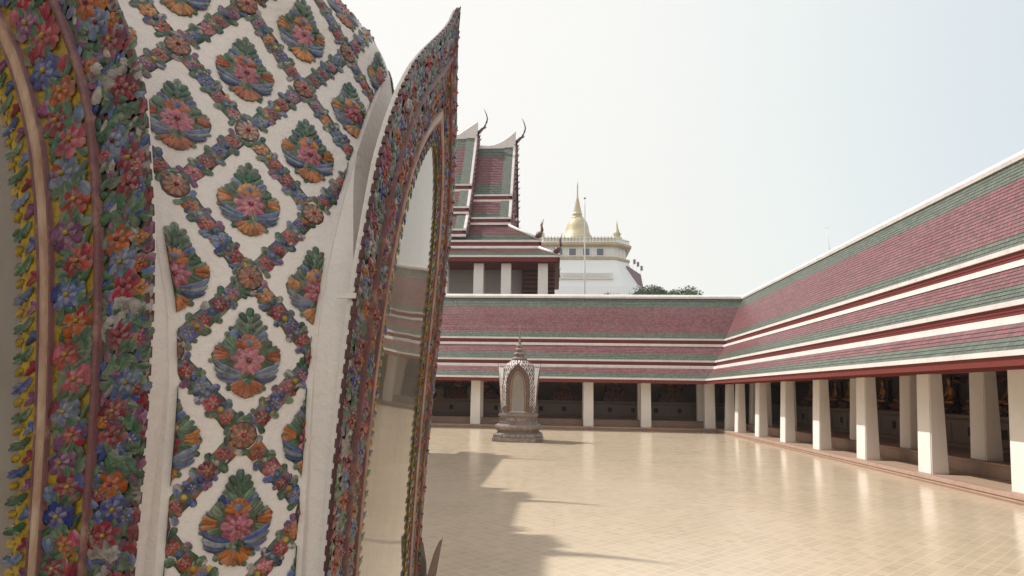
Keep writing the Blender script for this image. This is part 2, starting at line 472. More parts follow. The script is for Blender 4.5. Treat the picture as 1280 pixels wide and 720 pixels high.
east = tag(empty('cloister_gallery', (0, 0, 0)), 'sunlit cloister gallery with white columns and banded roof along the right side', 'gallery')
north = tag(empty('cloister_gallery', (0, 0, 0)), 'cloister gallery closing the far side of the courtyard behind the small shrine', 'gallery')
gallery(east, xf_east, -18.0, lambda p: p + OFF)
gallery(north, xf_north, -32.0, lambda p: p)

# columns
def column_mesh(z0, z1):
    mb = MB()
    # courtyard face (x0) leans back; the long side runs along Y
    mb.box(-.205, .205, -.27, .27, z0, z1, M['column'], (.11, .0, .008, .008))
    import bmesh
    o = mb.build('column')
    bm = bmesh.new(); bm.from_mesh(o.data)
    bmesh.ops.bevel(bm, geom=[e for e in bm.edges if abs(e.verts[0].co.z - e.verts[1].co.z) > 1], offset=.022, segments=2, affect='EDGES')
    bm.to_mesh(o.data); bm.free()
    return o
co = column_mesh(.172, 2.66); ci = column_mesh(.51, 2.66)
co.name = 'column'; S = 3.064
def put(src, first, root, x, y, rz):
    c = src if first else src.copy()
    if not first: COL.objects.link(c)
    c.parent = root; c.location = (x, y, 0); c.rotation_euler = (0, 0, rz); return c
fo = True
for i in range(-9, 7):
    put(co, fo, east, 9.015, 12.81 + S * i - .27, 0); put(ci, fo, east, 10.25, 12.81 + S * i - .27, 0); fo = False
put(co, False, east, 9.015, 32.72, 0); put(ci, False, east, 10.25, 32.72, 0)
for k in range(-9, 4):
    put(co, False, north, -4.57 + S * k + .27, 33.755, -pi / 2); put(ci, False, north, -4.57 + S * k + .27, 34.99, -pi / 2)
put(co, False, north, 8.25, 33.755, -pi / 2); put(ci, False, north, 8.15, 34.99, -pi / 2)

# panels with a dark vent opening along the front of the statue ledge
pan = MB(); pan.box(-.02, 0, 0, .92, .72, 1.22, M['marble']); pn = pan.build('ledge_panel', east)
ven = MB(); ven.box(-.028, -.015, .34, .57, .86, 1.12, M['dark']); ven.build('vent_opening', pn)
pn.location = (12.055, 5, 0)
for k in range(1, 21):
    c = dup(pn, east); c.location = (12.055, 5 + 1.345 * k, 0)
for k in range(17):
    c = dup(pn, north); c.location = (-12 + 1.345 * k, 12.055 + OFF, 0); c.rotation_euler = (0, 0, pi / 2)
    c.scale = (1, -1, 1)

# dark wooden posts and a gilded valance along the back wall behind the statues
pm = MB(); pm.box(-.05, .05, -.05, .05, 1.47, 2.66, M['dark']); po = pm.build('wall_post', east); po.location = (13.2, 14.6, 0)
for k in range(1, 14):
    c = po.copy(); COL.objects.link(c); c.parent = east; c.location = (13.2, 14.6 + 1.345 * k, 0)
for k in range(9):
    c = po.copy(); COL.objects.link(c); c.parent = north; c.location = (-8.4 + 1.532 * 1.5 * k, 13.2 + OFF, 0)
for xf, root in ((xf_east, east), (xf_north, north)):
    c = MB(); c.prism([(13.1, 2.42), (13.1, 2.56), (13.16, 2.56), (13.16, 2.42)], -10, 22, M['redgold']); c.build('valance', root, xf)

# ------------------------------------------------------------------ seated statues
def skin(verts, edges, radii, name, mat, sub=2):
    me = bpy.data.meshes.new(name); me.from_pydata(verts, edges, [])
    o = bpy.data.objects.new(name, me); COL.objects.link(o)
    s = o.modifiers.new('s', 'SKIN'); s.use_smooth_shade = True
    for i, r in enumerate(radii): me.skin_vertices[0].data[i].radius = r if isinstance(r, tuple) else (r, r)
    me.skin_vertices[0].data[0].use_root = True
    ss = o.modifiers.new('u', 'SUBSURF'); ss.levels = sub; ss.render_levels = sub
    dg = bpy.context.evaluated_depsgraph_get(); dg.update()
    nm = bpy.data.meshes.new_from_object(o.evaluated_get(dg))
    bpy.data.objects.remove(o); bpy.data.meshes.remove(me)
    nm.name = name; nm.materials.clear(); nm.materials.append(mat)
    for p_ in nm.polygons: p_.use_smooth = True
    return nm
def statue_body():
    V = [(0, 0, .12), (0, 0, .30), (0, .01, .50), (0, 0, .64), (0, -.01, .74), (0, -.02, .86), (0, -.015, .97), (0, 0, 1.06),
         (.13, 0, .60), (.20, -.01, .44), (.22, -.10, .28), (.10, -.20, .20),
         (-.13, 0, .60), (-.20, -.01, .44), (-.25, -.12, .27), (-.24, -.22, .13),
         (.20, -.08, .10), (.36, -.14, .09), (.18, -.26, .09), (-.08, -.27, .08),
         (-.20, -.08, .10), (-.36, -.14, .09), (-.16, -.30, .14), (.10, -.29, .16)]
    E = [(0, 1), (1, 2), (2, 3), (3, 4), (4, 5), (5, 6), (6, 7), (3, 8), (8, 9), (9, 10), (10, 11), (3, 12), (12, 13), (13, 14), (14, 15),
         (0, 16), (16, 17), (17, 18), (18, 19), (0, 20), (20, 21), (21, 22), (22, 23)]
    Rr = [(.17, .13), (.14, .11), (.17, .11), (.12, .09), .055, .095, .085, .03, .075, .06, .05, .04, .075, .06, .05, .03,
          .11, .10, .075, .045, .11, .10, .075, .045]
    me = skin(V, E, Rr, 'statue_body', M['gold'])
    return me
sb = statue_body()
def statue(label, x, y, z, rz, sc, group, first):
    global STAT
    if first:
        r = empty('seated_statue'); b = bpy.data.objects.new('body', sb); COL.objects.link(b); b.parent = r; b.location = (0, 0, .32)
        h = MB()   # hair cap and flame
        h.lathe([(.088, 1.20), (.098, 1.235), (.095, 1.28), (.07, 1.325), (.045, 1.345), (.043, 1.375), (.02, 1.40), (.018, 1.45), (.002, 1.53)], M['gold'], 0, -.005, 14)
        h.build('hair_flame', r)
        pd = MB()
        for (r_, za, zb) in ((.50, 0, .05), (.44, .05, .10), (.38, .10, .14), (.45, .14, .20), (.49, .20, .26), (.44, .26, .32)):
            pd.lathe([(r_ * .97, za), (r_, za + .01), (r_, zb - .01), (r_ * .97, zb)], M['redgold'], 0, -.1, 28)
        pd.build('lotus_pedestal', r)
        STAT = r
    else: r = dup(STAT)
    r.location = (x, y, z); r.rotation_euler = (0, 0, rz); r.scale = (sc,) * 3
    tag(r, label, 'statue', group); return r
ordn = ['first', 'second', 'third', 'fourth', 'fifth', 'sixth', 'seventh', 'eighth', 'ninth', 'tenth', 'eleventh', 'twelfth', 'thirteenth', 'fourteenth']
first = True
for i in range(13):
    y = 15.3 + 1.345 * i
    lab = '%s seated statue on the right gallery ledge, counting from the near end' % ordn[i]
    statue(lab, 12.65, y, 1.47, -pi / 2, .86, 'gilded statues along the right gallery ledge', first); first = False
labs = ['in the far gallery at its left visible end', 'just right of the leftmost column', 'behind the small shrine',
        'just right of the small shrine', 'between the two middle columns', 'in the last bay before the corner']
for k, (x, lb) in enumerate(zip((-5.85, -4.15, -2.2, .62, 3.70, 6.95), labs)):
    alt = MB()
    for (r_, za, zb) in ((.85, 0, .16), (.76, .16, .30), (.64, .30, .42), (.70, .42, .54), (.52, .54, .62)):
        alt.box(-r_, r_, -r_ * .55, r_ * .55, za, zb, M['redgold'], (.03, .03, .03, .03))
    ao = alt.build('stepped_altar', loc=(x, 37.45, 1.47))
    tag(ao, 'dark stepped altar, far gallery, ' + lb, 'altar', 'stepped altars in the far gallery')
    statue('gilded seated statue on a stepped altar ' + lb, x, 37.5, 1.93, 0, .78, 'gilded statues on altars in the far gallery', False)
for k, (x, s_) in enumerate(((-6.9, .5), (-5.1, .3), (1.9, .26))):
    q = MB()
    q.lathe([(.34 * s_ / .5, 0), (.36 * s_ / .5, .05), (.22 * s_ / .5, .2), (.30 * s_ / .5, .45), (.16 * s_ / .5, .7), (.02, .8)], M['marble'], 0, 0, 14)
    tag(q.build('offering_urn', loc=(x, 37.0, 1.47)), 'pale grey offering urn on the far gallery ledge, ' + ['leftmost and largest', 'beside the leftmost column', 'left of the second plain column'][k], 'urn', 'urns on the far gallery ledge')

# ------------------------------------------------------------------ boundary stone shrine (two of them, same design)
LEAF = [(.035, .12, .055), (.05, .14, .075), (.03, .09, .06), (.08, .16, .10), (.10, .15, .10)]
CRIM = [(.26, .015, .04), (.33, .03, .06), (.20, .015, .035), (.34, .05, .05)]
PINK = [(.45, .12, .18), (.50, .17, .22), (.38, .09, .13)]
ORNG = [(.48, .17, .06), (.42, .12, .05), (.55, .24, .09)]
BLUE = [(.06, .10, .30), (.10, .16, .34), (.15, .21, .33), (.04, .06, .22)]
PURP = [(.17, .05, .15), (.24, .09, .19)]
YELL = [(.52, .34, .06), (.58, .42, .12)]
GREY = [(.40, .38, .36), (.30, .28, .27)]
def jit(c, a=.15): k = 1 + random.uniform(-a, a); return tuple(min(1, x * k) for x in c)
def mixt(a, b, t): return tuple(x + (y - x) * t for x, y in zip(a, b))

def petal(cx, cy, ang, L, W, h0, h1, col, edge=None, tip=None, curl=0):
    """domed leaf/petal in local (s,t,h); returns verts, faces, colours"""
    col = tuple(min(1, c * 1.25) for c in col); edge = edge or (mixt(col, (.66, .55, .50), random.uniform(.25, .5)) if random.random() < .5 else mixt(col, (.02, .022, .02), .6)); tip = tip or mixt(col, (.75, .68, .62), random.uniform(.0, .22))
    h0 *= .32; h1 *= .32; W *= 1.22
    rows = [(0, .42), (.28, .82), (.60, 1.0), (.87, .86), (1.0, .45)]
    V = []; C = []
    for t, w_ in rows:
        bend = curl * t * t * L
        hx = h0 + (h1 - h0) * sin(pi * min(1, .18 + .75 * t))
        for k, sd in enumerate((-1, 0, 1)):
            x = t * L; y = sd * w_ * W / 2 + bend
            V.append((cx + x * cos(ang) - y * sin(ang), cy + x * sin(ang) + y * cos(ang), hx if k == 1 else h0 * .6))
            C.append(edge if k != 1 else mixt(col, tip, t))
    Fc = []
    for i in range(4):
        for k in range(2): Fc.append((i * 3 + k, i * 3 + k + 1, (i + 1) * 3 + k + 1, (i + 1) * 3 + k))
    return V, Fc, C
def disc(cx, cy, r, h0, h1, col, n=8, edge=None, sy=1):
    h0 *= .36; h1 *= .40
    V = [(cx, cy, h1)]; C = [mixt(col, (.8, .7, .6), .15)]
    for rr, hh, c in ((.6, h0 + (h1 - h0) * .85, col), (1, h0, edge or mixt(col, (.02, .02, .02), .5))):
        for k in range(n):
            a = 2 * pi * k / n; V.append((cx + r * rr * cos(a), cy + r * rr * sin(a) * sy, hh)); C.append(c)
    Fc = [(0, 1 + k, 1 + (k + 1) % n) for k in range(n)] + [(1 + k, 1 + n + k, 1 + n + (k + 1) % n, 1 + (k + 1) % n) for k in range(n)]
    return V, Fc, C
def flower(cx, cy, r, col, h, n=8, rot=None, ctr=None):
    out = []; rot = random.uniform(0, pi) if rot is None else rot
    c2 = mixt(col, (.8, .7, .66), .25)
    for k in range(n):
        out.append(petal(cx, cy, rot + 2 * pi * k / n, r, r * 4.3 / n, h * .5, h, jit(col, .18)))
    for k in range(max(5, n - 2)):
        out.append(petal(cx, cy, rot + .4 + 2 * pi * k / max(5, n - 2), r * .58, r * .50, h * .9, h * 1.35, jit(c2, .12), edge=mixt(col, (.02, .02, .02), .3)))
    out.append(disc(cx, cy, r * .17, h * 1.2, h * 1.6, ctr or random.choice(YELL), 6))
    return out
def scroll(cx, cy, ang, L, W, h, col, side):
    """crescent: three petals following a curve"""
    return [petal(cx, cy, ang, L, W, h * .5, h * 1.2, col, curl=.55 * side), petal(cx, cy, ang + .5 * side, L * .62, W * .7, h * .6, h * 1.4, mixt(col, (.7, .7, .7), .3), curl=.5 * side)]

def emit(mb, elems, mapf, mat):
    for V, Fc, C in elems:
        mb.raw([mapf(*q) for q in V], Fc, mat, True, C)

# bell-shaped body ---------------------------------------------------------------
A_ = .654
def lerp_tab(tab, x):
    if x <= tab[0][0]: return tab[0][1]
    for (x0, y0), (x1, y1) in zip(tab, tab[1:]):
        if x <= x1: return y0 + (y1 - y0) * (x - x0) / (x1 - x0)
    return tab[-1][1]
HW = [(1.0, .47), (1.9, .462), (2.05, .445), (2.2, .405), (2.36, .335), (2.5, .262), (2.62, .19), (2.75, .10), (2.82, .04), (2.86, 0)]
RT = [(2.86, .654), (2.92, .632), (2.98, .595), (3.04, .535), (3.10, .455), (3.16, .36), (3.21, .28), (3.24, .25)]
NN = [(2.0, 1.0), (2.36, 1.15), (2.7, 1.4), (2.86, 1.55), (3.2, 1.95)]
def ring(z, n=33):
    hw = lerp_tab(HW, z); e = lerp_tab(NN, z)
    Rr = (A_ ** e + hw ** e) ** (1 / e) if z < 2.86 else lerp_tab(RT, z)
    th0 = math.acos(min(1, (min(A_, Rr) / Rr) ** (e / 2)))
    if hw <= 0: th0 = 0
    out = []
    for k in range(n):
        a = th0 + (pi / 2 - 2 * th0) * k / (n - 1)
        out.append((Rr * max(0, cos(a)) ** (2 / e), Rr * max(0, sin(a)) ** (2 / e)))
    return out
ZS = [1.10 + .03 * i for i in range(int((3.24 - 1.10) / .03) + 1)]
RINGS = []; TT = []
for i, z in enumerate(ZS):
    rg = ring(z, 41); mid = rg[20]
    ss = [0] * 41
    for k in range(1, 41): ss[k] = ss[k - 1] + hypot(rg[k][0] - rg[k - 1][0], rg[k][1] - rg[k - 1][1])
    half = ss[20]; ss = [q - half for q in ss]
    RINGS.append((rg, ss))
    D = hypot(*mid)
    TT.append(0 if i == 0 else TT[-1] + hypot(.03, D - lastD)); lastD = D
i0 = (2.124 - 1.10) / .03; k0 = int(i0)
T0 = TT[k0] + (TT[k0 + 1] - TT[k0]) * (i0 - k0); TT = [t - T0 for t in TT]
def on_row(i, s):
    rg, ss = RINGS[i]
    mg = .014 if rg[0][1] > .02 else .002
    s = max(ss[0] + mg, min(ss[-1] - mg, s))
    lo = 0
    while lo < 39 and ss[lo + 1] < s: lo += 1
    q = (s - ss[lo]) / max(1e-9, ss[lo + 1] - ss[lo])
    return rg[lo][0] + (rg[lo + 1][0] - rg[lo][0]) * q, rg[lo][1] + (rg[lo + 1][1] - rg[lo][1]) * q
def P3(s, t):
    t = max(TT[0], min(TT[-1] - 1e-4, t)); lo = 0
    while lo < len(TT) - 2 and TT[lo + 1] < t: lo += 1
    q = (t - TT[lo]) / (TT[lo + 1] - TT[lo])
    a = on_row(lo, s); b = on_row(lo + 1, s)
    return Vector((a[0] + (b[0] - a[0]) * q, a[1] + (b[1] - a[1]) * q, ZS[lo] + .03 * q))
def surf(s, t, h):
    p0 = P3(s, t); ds = P3(s + .012, t) - P3(s - .012, t); dt_ = P3(s, t + .012) - P3(s, t - .012)
    n_ = ds.cross(dt_)
    if n_.length < 1e-9: n_ = Vector((1, 1, 0))
    n_.normalize()
    if n_.x + n_.y + n_.z < 0: n_ = -n_
    return tuple(p0 + n_ * h)
def smax(t):
    lo = 0
    while lo < len(TT) - 2 and TT[lo + 1] < t: lo += 1
    return RINGS[lo][1][-1]

def body_mesh(parent):
    mb = MB(); P = []; n = 17
    zs = ZS
    for z in zs:
        q = ring(z, n)
        for rot in range(4):
            for (x, y) in q:
                for _ in range(rot): x, y = -y, x
                P.append((x, y, z))
    m = 4 * n; Fc = []
    for i in range(len(zs) - 1):
        for k in range(m):
            k2 = (k + 1) % m; Fc.append((i * m + k, i * m + k2, (i + 1) * m + k2, (i + 1) * m + k))
    Fc.append(tuple((len(zs) - 1) * m + k for k in range(m)))
    mb.raw(P, Fc, M['plaster'], False)
    o = mb.build('bell_body', parent)
    # smooth only where the surface is curved
    for f_ in o.data.polygons: f_.use_smooth = abs(f_.normal.x) < .999 and abs(f_.normal.y) < .999 and f_.normal.z < .9
    o.data.set_sharp_from_angle(angle=radians(28))
    return o

DS, DT = .142, .3175
BASEC = (.10, .12, .085)
def bar(mb, s0, t0, s1, t1):
    """flowered bar between two nodes"""
    L = hypot(s1 - s0, t1 - t0); a = atan2(t1 - t0, s1 - s0); W = .040
    g0 = .028; n = 13
    ca, sa = cos(a), sin(a)
    def loc(x, y): return (s0 + x * ca - y * sa, t0 + x * sa + y * ca)
    V = []; C = []; Fc = []
    for i in range(n):
        x = g0 + (L - 2 * g0) * i / (n - 1); ww = W / 2 * random.uniform(.92, 1.06)
        for k, (yy, hh) in enumerate(((-1.0, -.004), (-.9, .0015), (0, .003), (.9, .0015), (1.0, -.004))):
            q = loc(x, yy * ww); V.append((q[0], q[1], hh)); C.append(jit(random.choice(LEAF + [BASEC, BASEC] + GREY[1:] + ORNG[:1] + BLUE[:1]) if k in (1, 2, 3) else (.16, .13, .11), .3))
    for i in range(n - 1):
        for k in range(4): Fc.append((i * 5 + k, i * 5 + k + 1, (i + 1) * 5 + k + 1, (i + 1) * 5 + k))
    emit(mb, [(V, Fc, C)], surf, M['ceramic'])
    el_ = []; Lb = L - 2 * g0; m = 4
    cols = [random.choice(BLUE), random.choice(ORNG + CRIM), random.choice(PURP + CRIM), random.choice(CRIM + PINK)]
    random.shuffle(cols)
    for i in range(m):
        x = g0 + Lb * (i + .5) / m; cx, cy = loc(x, random.uniform(-.003, .003))
        el_ += flower(cx, cy, random.uniform(.0135, .0185), cols[i], .014, 5)
        for sd in (-1, 1):
            for dx in (-.36, .36):
                lx, ly = loc(x + dx * Lb / m, sd * .010)
                el_.append(petal(lx, ly, a + sd * random.uniform(.6, 1.3) * (1 if dx > 0 else 2), .018, .011, .007, .012, random.choice(LEAF + LEAF + GREY + BLUE + PURP)))
        if i < m - 1:
            lx, ly = loc(x + .5 * Lb / m, 0); el_.append(disc(lx, ly, .007, .008, .016, random.choice(GREY + YELL + BLUE), 6))
    for i in range(30):
        lx, ly = loc(random.uniform(g0, L - g0), random.uniform(-1, 1) * W * .30)
        el_.append(petal(lx, ly, random.uniform(0, 6.3), .014, .008, .005, .010, random.choice(LEAF + LEAF + BLUE + GREY + PURP + YELL + ORNG)))
    emit(mb, el_, surf, M['ceramic'])
def node(mb, s, t):
    el_ = [disc(s, t, .028, .0, .010, (.16, .11, .09), 12)]
    tan = random.choice([(.40, .25, .18), (.36, .19, .12), (.42, .30, .24), (.30, .12, .09)])
    for k in range(10):
        el_.append(petal(s, t, 2 * pi * k / 10, .024, .013, .012, .019, jit(tan, .15), edge=(.20, .08, .06)))
    for k in range(7):
        el_.append(petal(s, t, .3 + 2 * pi * k / 7, .012, .009, .018, .026, jit((.50, .26, .20), .15), edge=(.28, .07, .07)))
    el_.append(disc(s, t, .005, .024, .032, (.34, .06, .07), 6))
    emit(mb, el_, surf, M['ceramic'])
def motif(mb, s, t):
    K = 1.10; surf_ = surf
    mapm = lambda a_, b_, h_: surf_(s + (a_ - s) * K, t + (b_ - t) * K, h_ * 1.05)
    """leaf-shaped flower panel, 0.13 wide and 0.17 high"""
    out = [(0, .088), (.012, .072), (.026, .050), (.044, .024), (.064, -.002), (.060, -.020), (.044, -.040), (.032, -.062), (.014, -.078)]
    prof = out + [(0, -.082)] + [(-x, y) for x, y in reversed(out[1:])]
    n = len(prof); V = [(s, t - .005, .0035)]; C = [jit(BASEC)]
    for sc_, hh in ((.93, .003), (1.0, -.004)):
        for x, y in prof:
            k = sc_ * random.uniform(.97, 1.03); V.append((s + x * k, t + y * k, hh)); C.append(jit((.13, .19, .11), .3))
    Fc = [(0, 1 + k, 1 + (k + 1) % n) for k in range(n)] + [(1 + k, 1 + n + k, 1 + n + (k + 1) % n, 1 + (k + 1) % n) for k in range(n)]
    emit(mb, [(V, Fc, C)], mapm, M['ceramic'])
    e = []; G = lambda: jit(random.choice(LEAF), .25)
    oc = random.choice(ORNG); bc = random.choice(BLUE[1:3]); J = lambda a=.004: random.uniform(-a, a)
    for k in range(54):       # underlayer of small leaves
        yy = random.uniform(-.070, .070); xw = .058 * (1 - abs(yy + .01) / .088)
        e.append(petal(s + random.uniform(-xw, xw), t + yy, random.uniform(0, 6.3), .015, .008, .005, .011, random.choice((G(), G(), G(), jit(random.choice(BLUE + GREY + ORNG + CRIM))))))
    for k in range(3):
        yy = .064 - .013 * k
        e.append(petal(s + J(.001), t + yy, pi / 2, .022, .012, .014, .022, G()))
        for sd in (-1, 1): e.append(petal(s + sd * .003 * (k + 1), t + yy - .006, pi / 2 - sd * .7, .022 + .002 * k, .011, .013, .021, G()))
    for sd in (-1, 1):
        e.append(petal(s + sd * .018, t + .030, pi / 2 - sd * .9, .018, .012, .013, .022, jit(random.choice(BLUE))))
        e.append(petal(s + sd * .014, t + .024, pi / 2 - sd * .5, .017, .010, .013, .022, jit(random.choice(BLUE))))
        for k in range(3): e.append(petal(s + sd * (.018 + .008 * k), t + .016 - .006 * k, pi / 2 - sd * (.9 + .2 * k), .021, .011, .012, .021, G(), curl=.3 * sd))
        for k in range(3): e.append(petal(s + sd * .034, t + .002 - .004 * k, pi / 2 - sd * (1.2 + .22 * k), .025, .009, .013, .022, jit(oc, .25)))
        e.append(petal(s + sd * .030, t - .012, pi / 2 - sd * 1.9, .020, .010, .012, .020, G()))
        for k in range(3): e.append(petal(s + sd * (.010 + .003 * k), t - .034 - .005 * k, -pi / 2 + sd * (1.50 - .16 * k), .046 - .007 * k, .012, .014, .024, jit((random.choice(BLUE[:3]), (.22, .26, .30), (.05, .09, .22))[k], .2), curl=.55 * sd))
        e.append(petal(s + sd * .004, t - .032, -pi / 2 + sd * .5, .018, .010, .016, .022, G()))
        e.append(petal(s + sd * .020, t - .056, -pi / 2 + sd * 1.1, .016, .009, .010, .017, G()))
    for k in range(-3, 4): e.append(petal(s, t + .012, pi / 2 + k * .42, .025, .011, .015, .026, jit(oc, .2)))
    for k in range(-1, 2): e.append(petal(s, t + .014, pi / 2 + k * .5, .014, .009, .022, .032, jit(bc)))
    pc = random.choice(PINK + CRIM[1:2])
    for k in range(9): e.append(petal(s, t - .012, .2 + k * .698, random.uniform(.026, .031), .014, .014, .026, jit(pc, .25)))
    for k in range(7): e.append(petal(s, t - .012, .5 + k * .9, .018, .011, .022, .034, mixt(jit(pc), (.6, .4, .4), .3)))
    e.append(disc(s, t - .012, .005, .034, .042, (.45, .10, .14), 6))
    for k in range(-3, 4): e.append(petal(s, t - .046, -pi / 2 + k * .36, .032, .012, .013, .023, jit(oc, .2)))
    for k in (-1, 1): e.append(petal(s, t - .044, -pi / 2 + k * .5, .016, .010, .020, .028, G()))
    emit(mb, e, mapm, M['ceramic'])

def lattice():
    mb = MB()
    def ok(s, t, m=.01): return TT[0] + .01 < t < TT[-1] - .03 and abs(s) <= smax(t) + m
    for j in range(-8, 9):
        tj = lambda q: q * DT / 2 * (1.13 if q > 0 else 1.0)     # the cells grow a little taller over the shoulder
        t = tj(j); t1 = tj(j + 1)
        for i in range(-5, 6):
            if (i + j) % 2: continue
            s = i * DS
            # node at (s,t); bars go up-left and up-right
            if ok(s, t, .012): node(mb, s, t)
            for d in (-1, 1):
                s1 = s + d * DS
                if ok((s + s1) / 2, (t + t1) / 2, -.01): bar(mb, s, t, s1, t1)
            if ok(s, t1, .018): motif(mb, s, t1 - (.008 if j > 0 else 0))
    return mb

# leaning pointed frame ----------------------------------------------------------
def lean(z): d = max(0, z - 1.1); return .70 + .005 * d + .04 * d * d
OUT = [(.430, 1.12), (.438, 1.25), (.448, 1.40), (.456, 1.55), (.462, 1.72), (.466, 1.90), (.467, 2.05), (.462, 2.19), (.452, 2.30), (.440, 2.42), (.405, 2.53),
       (.360, 2.63), (.300, 2.725), (.230, 2.805), (.165, 2.87), (.110, 2.925), (.062, 2.975), (.028, 3.02), (.0, 3.075)]
INN = [(.250, 1.17), (.250, 1.28), (.250, 1.42), (.250, 1.56), (.248, 1.70), (.245, 1.84), (.240, 1.97), (.234, 2.09), (.224, 2.20), (.210, 2.29), (.192, 2.37),
       (.170, 2.44), (.145, 2.495), (.118, 2.54), (.092, 2.575), (.066, 2.602), (.042, 2.622), (.020, 2.636), (.0, 2.645)]
def dens(tab, k=3):
    out = []
    for (a, b), (c, d) in zip(tab, tab[1:]):
        for i in range(k): out.append((a + (c - a) * i / k, b + (d - b) * i / k))
    return out + [tab[-1]]
O1, I1 = dens(OUT), dens(INN)
OP = [(-y, z) for y, z in O1] + [(y, z) for y, z in reversed(O1[:-1])]
IP = [(-y, z) for y, z in I1] + [(y, z) for y, z in reversed(I1[:-1])]
NP = len(OP)
LEN = [0]
for a, b in zip(OP, OP[1:]): LEN.append(LEN[-1] + hypot(a[0] - b[0], a[1] - b[1]))
LT = LEN[-1]
def fpt(u, k, h):
    """u metres along the outer curve, k 0 outer..1 inner, h outwards; frame lies on the +X side"""
    u = max(0, min(LT - 1e-5, u)); lo = 0
    while LEN[lo + 1] < u: lo += 1
    q = (u - LEN[lo]) / (LEN[lo + 1] - LEN[lo])
    a = [OP[lo][i] + (OP[lo + 1][i] - OP[lo][i]) * q for i in (0, 1)]
    b = [IP[lo][i] + (IP[lo + 1][i] - IP[lo][i]) * q for i in (0, 1)]
    y = a[0] + (b[0] - a[0]) * k; z = a[1] + (b[1] - a[1]) * k
    return (lean(z) + h, y, z)
def fwid(u):
    a = fpt(u, 0, 0); b = fpt(u, 1, 0); return hypot(a[1] - b[1], a[2] - b[2])
def frame_base():
    mb = MB()
    KS = [(0, -.010, 'plum'), (0, .0, 'plum'), (.03, -.002, 'dk'), (.355, -.002, 'dk'), (.36, .008, 'rib'), (.385, .012, 'rib'), (.41, .008, 'rib'), (.415, -.002, 'ye'),
          (.75, -.002, 'ye'), (.755, .006, 'rib'), (.765, .008, 'rib'), (.772, .005, 'tan'), (.80, .010, 'tan'), (.828, .009, 'tan'), (.85, .004, 'tan'), (.857, .007, 'rib'), (.866, .006, 'rib'), (.872, -.001, 'ye'), (1, .0, 'ye'), (1, -.014, 'ye')]
    P = []; C = []; n = len(KS); steps = 150
    for i in range(steps + 1):
        u = LT * i / steps
        for (k, h, c) in KS:
            P.append(fpt(u, k, h)); C.append(jit(random.choice(LEAF + LEAF[:3] + [(.10, .03, .03), (.05, .06, .05)]), .3) if c == 'dk' else {'plum': (.10, .03, .04), 'dk': (.06, .065, .045), 'rib': (.3, .08, .08), 'tan': (.4, .2, .12), 'ye': (.47, .33, .07)}[c])
    cer = M['ceramic']
    groups = {'plum': M['plum'], 'dk': cer, 'rib': M['rib'], 'tan': M['tanrib'], 'ye': cer}
    b = len(mb.v); mb.v += P
    for i, c in enumerate(C): mb.c[b + i] = c
    for i in range(steps):
        for j in range(n - 1):
            mb.f.append((i * n + j, i * n + j + 1, (i + 1) * n + j + 1, (i + 1) * n + j))
            c = KS[j + 1][2]; mb.m.append(mb.mat(groups[c]))
            if c in ('rib', 'tan'): mb.sm.add(len(mb.f) - 1)
    # plain white plaster back
    nb = 5
    Pb = []
    for i in range(steps + 1):
        u = LT * i / steps
        for k, h in ((0, -.010), (.004, -.010), (.012, None), (1, None), (1, -.014)):
            q = fpt(u, k, 0); th_ = lerp_tab([(1.2, .020), (2.20, .024), (2.62, .026), (3.1, .020)], q[2])
            Pb.append(fpt(u, k, -th_ if h is None else h))
    mb.raw(Pb, [(5 * i + j, 5 * i + j + 1, 5 * i + j + 6, 5 * i + j + 5) for i in range(steps) for j in range(4)], M['plaster'])
    # feet closing the lower ends
    for i in (0, steps):
        idx = [b + i * n + j for j in range(n)]
        mb.f.append(tuple(idx)); mb.m.append(mb.mat(cer))
    # dark square edge tiles sticking out along the rim
    u = .04
    while u < LT - .04:
        a = fpt(u, -.014, .003); a2 = fpt(u + .019, -.014, .003); c0 = fpt(u, .02, .003); c1 = fpt(u + .019, .02, .003)
        d = .015
        q = [a, a2, c1, c0]; q2 = [(x - d, y, z) for x, y, z in q]
        mb.raw(q + q2, [(0, 1, 2, 3), (7, 6, 5, 4), (0, 4, 5, 1), (1, 5, 6, 2), (2, 6, 7, 3), (3, 7, 4, 0)], M['plum'])
        u += .031
    return mb
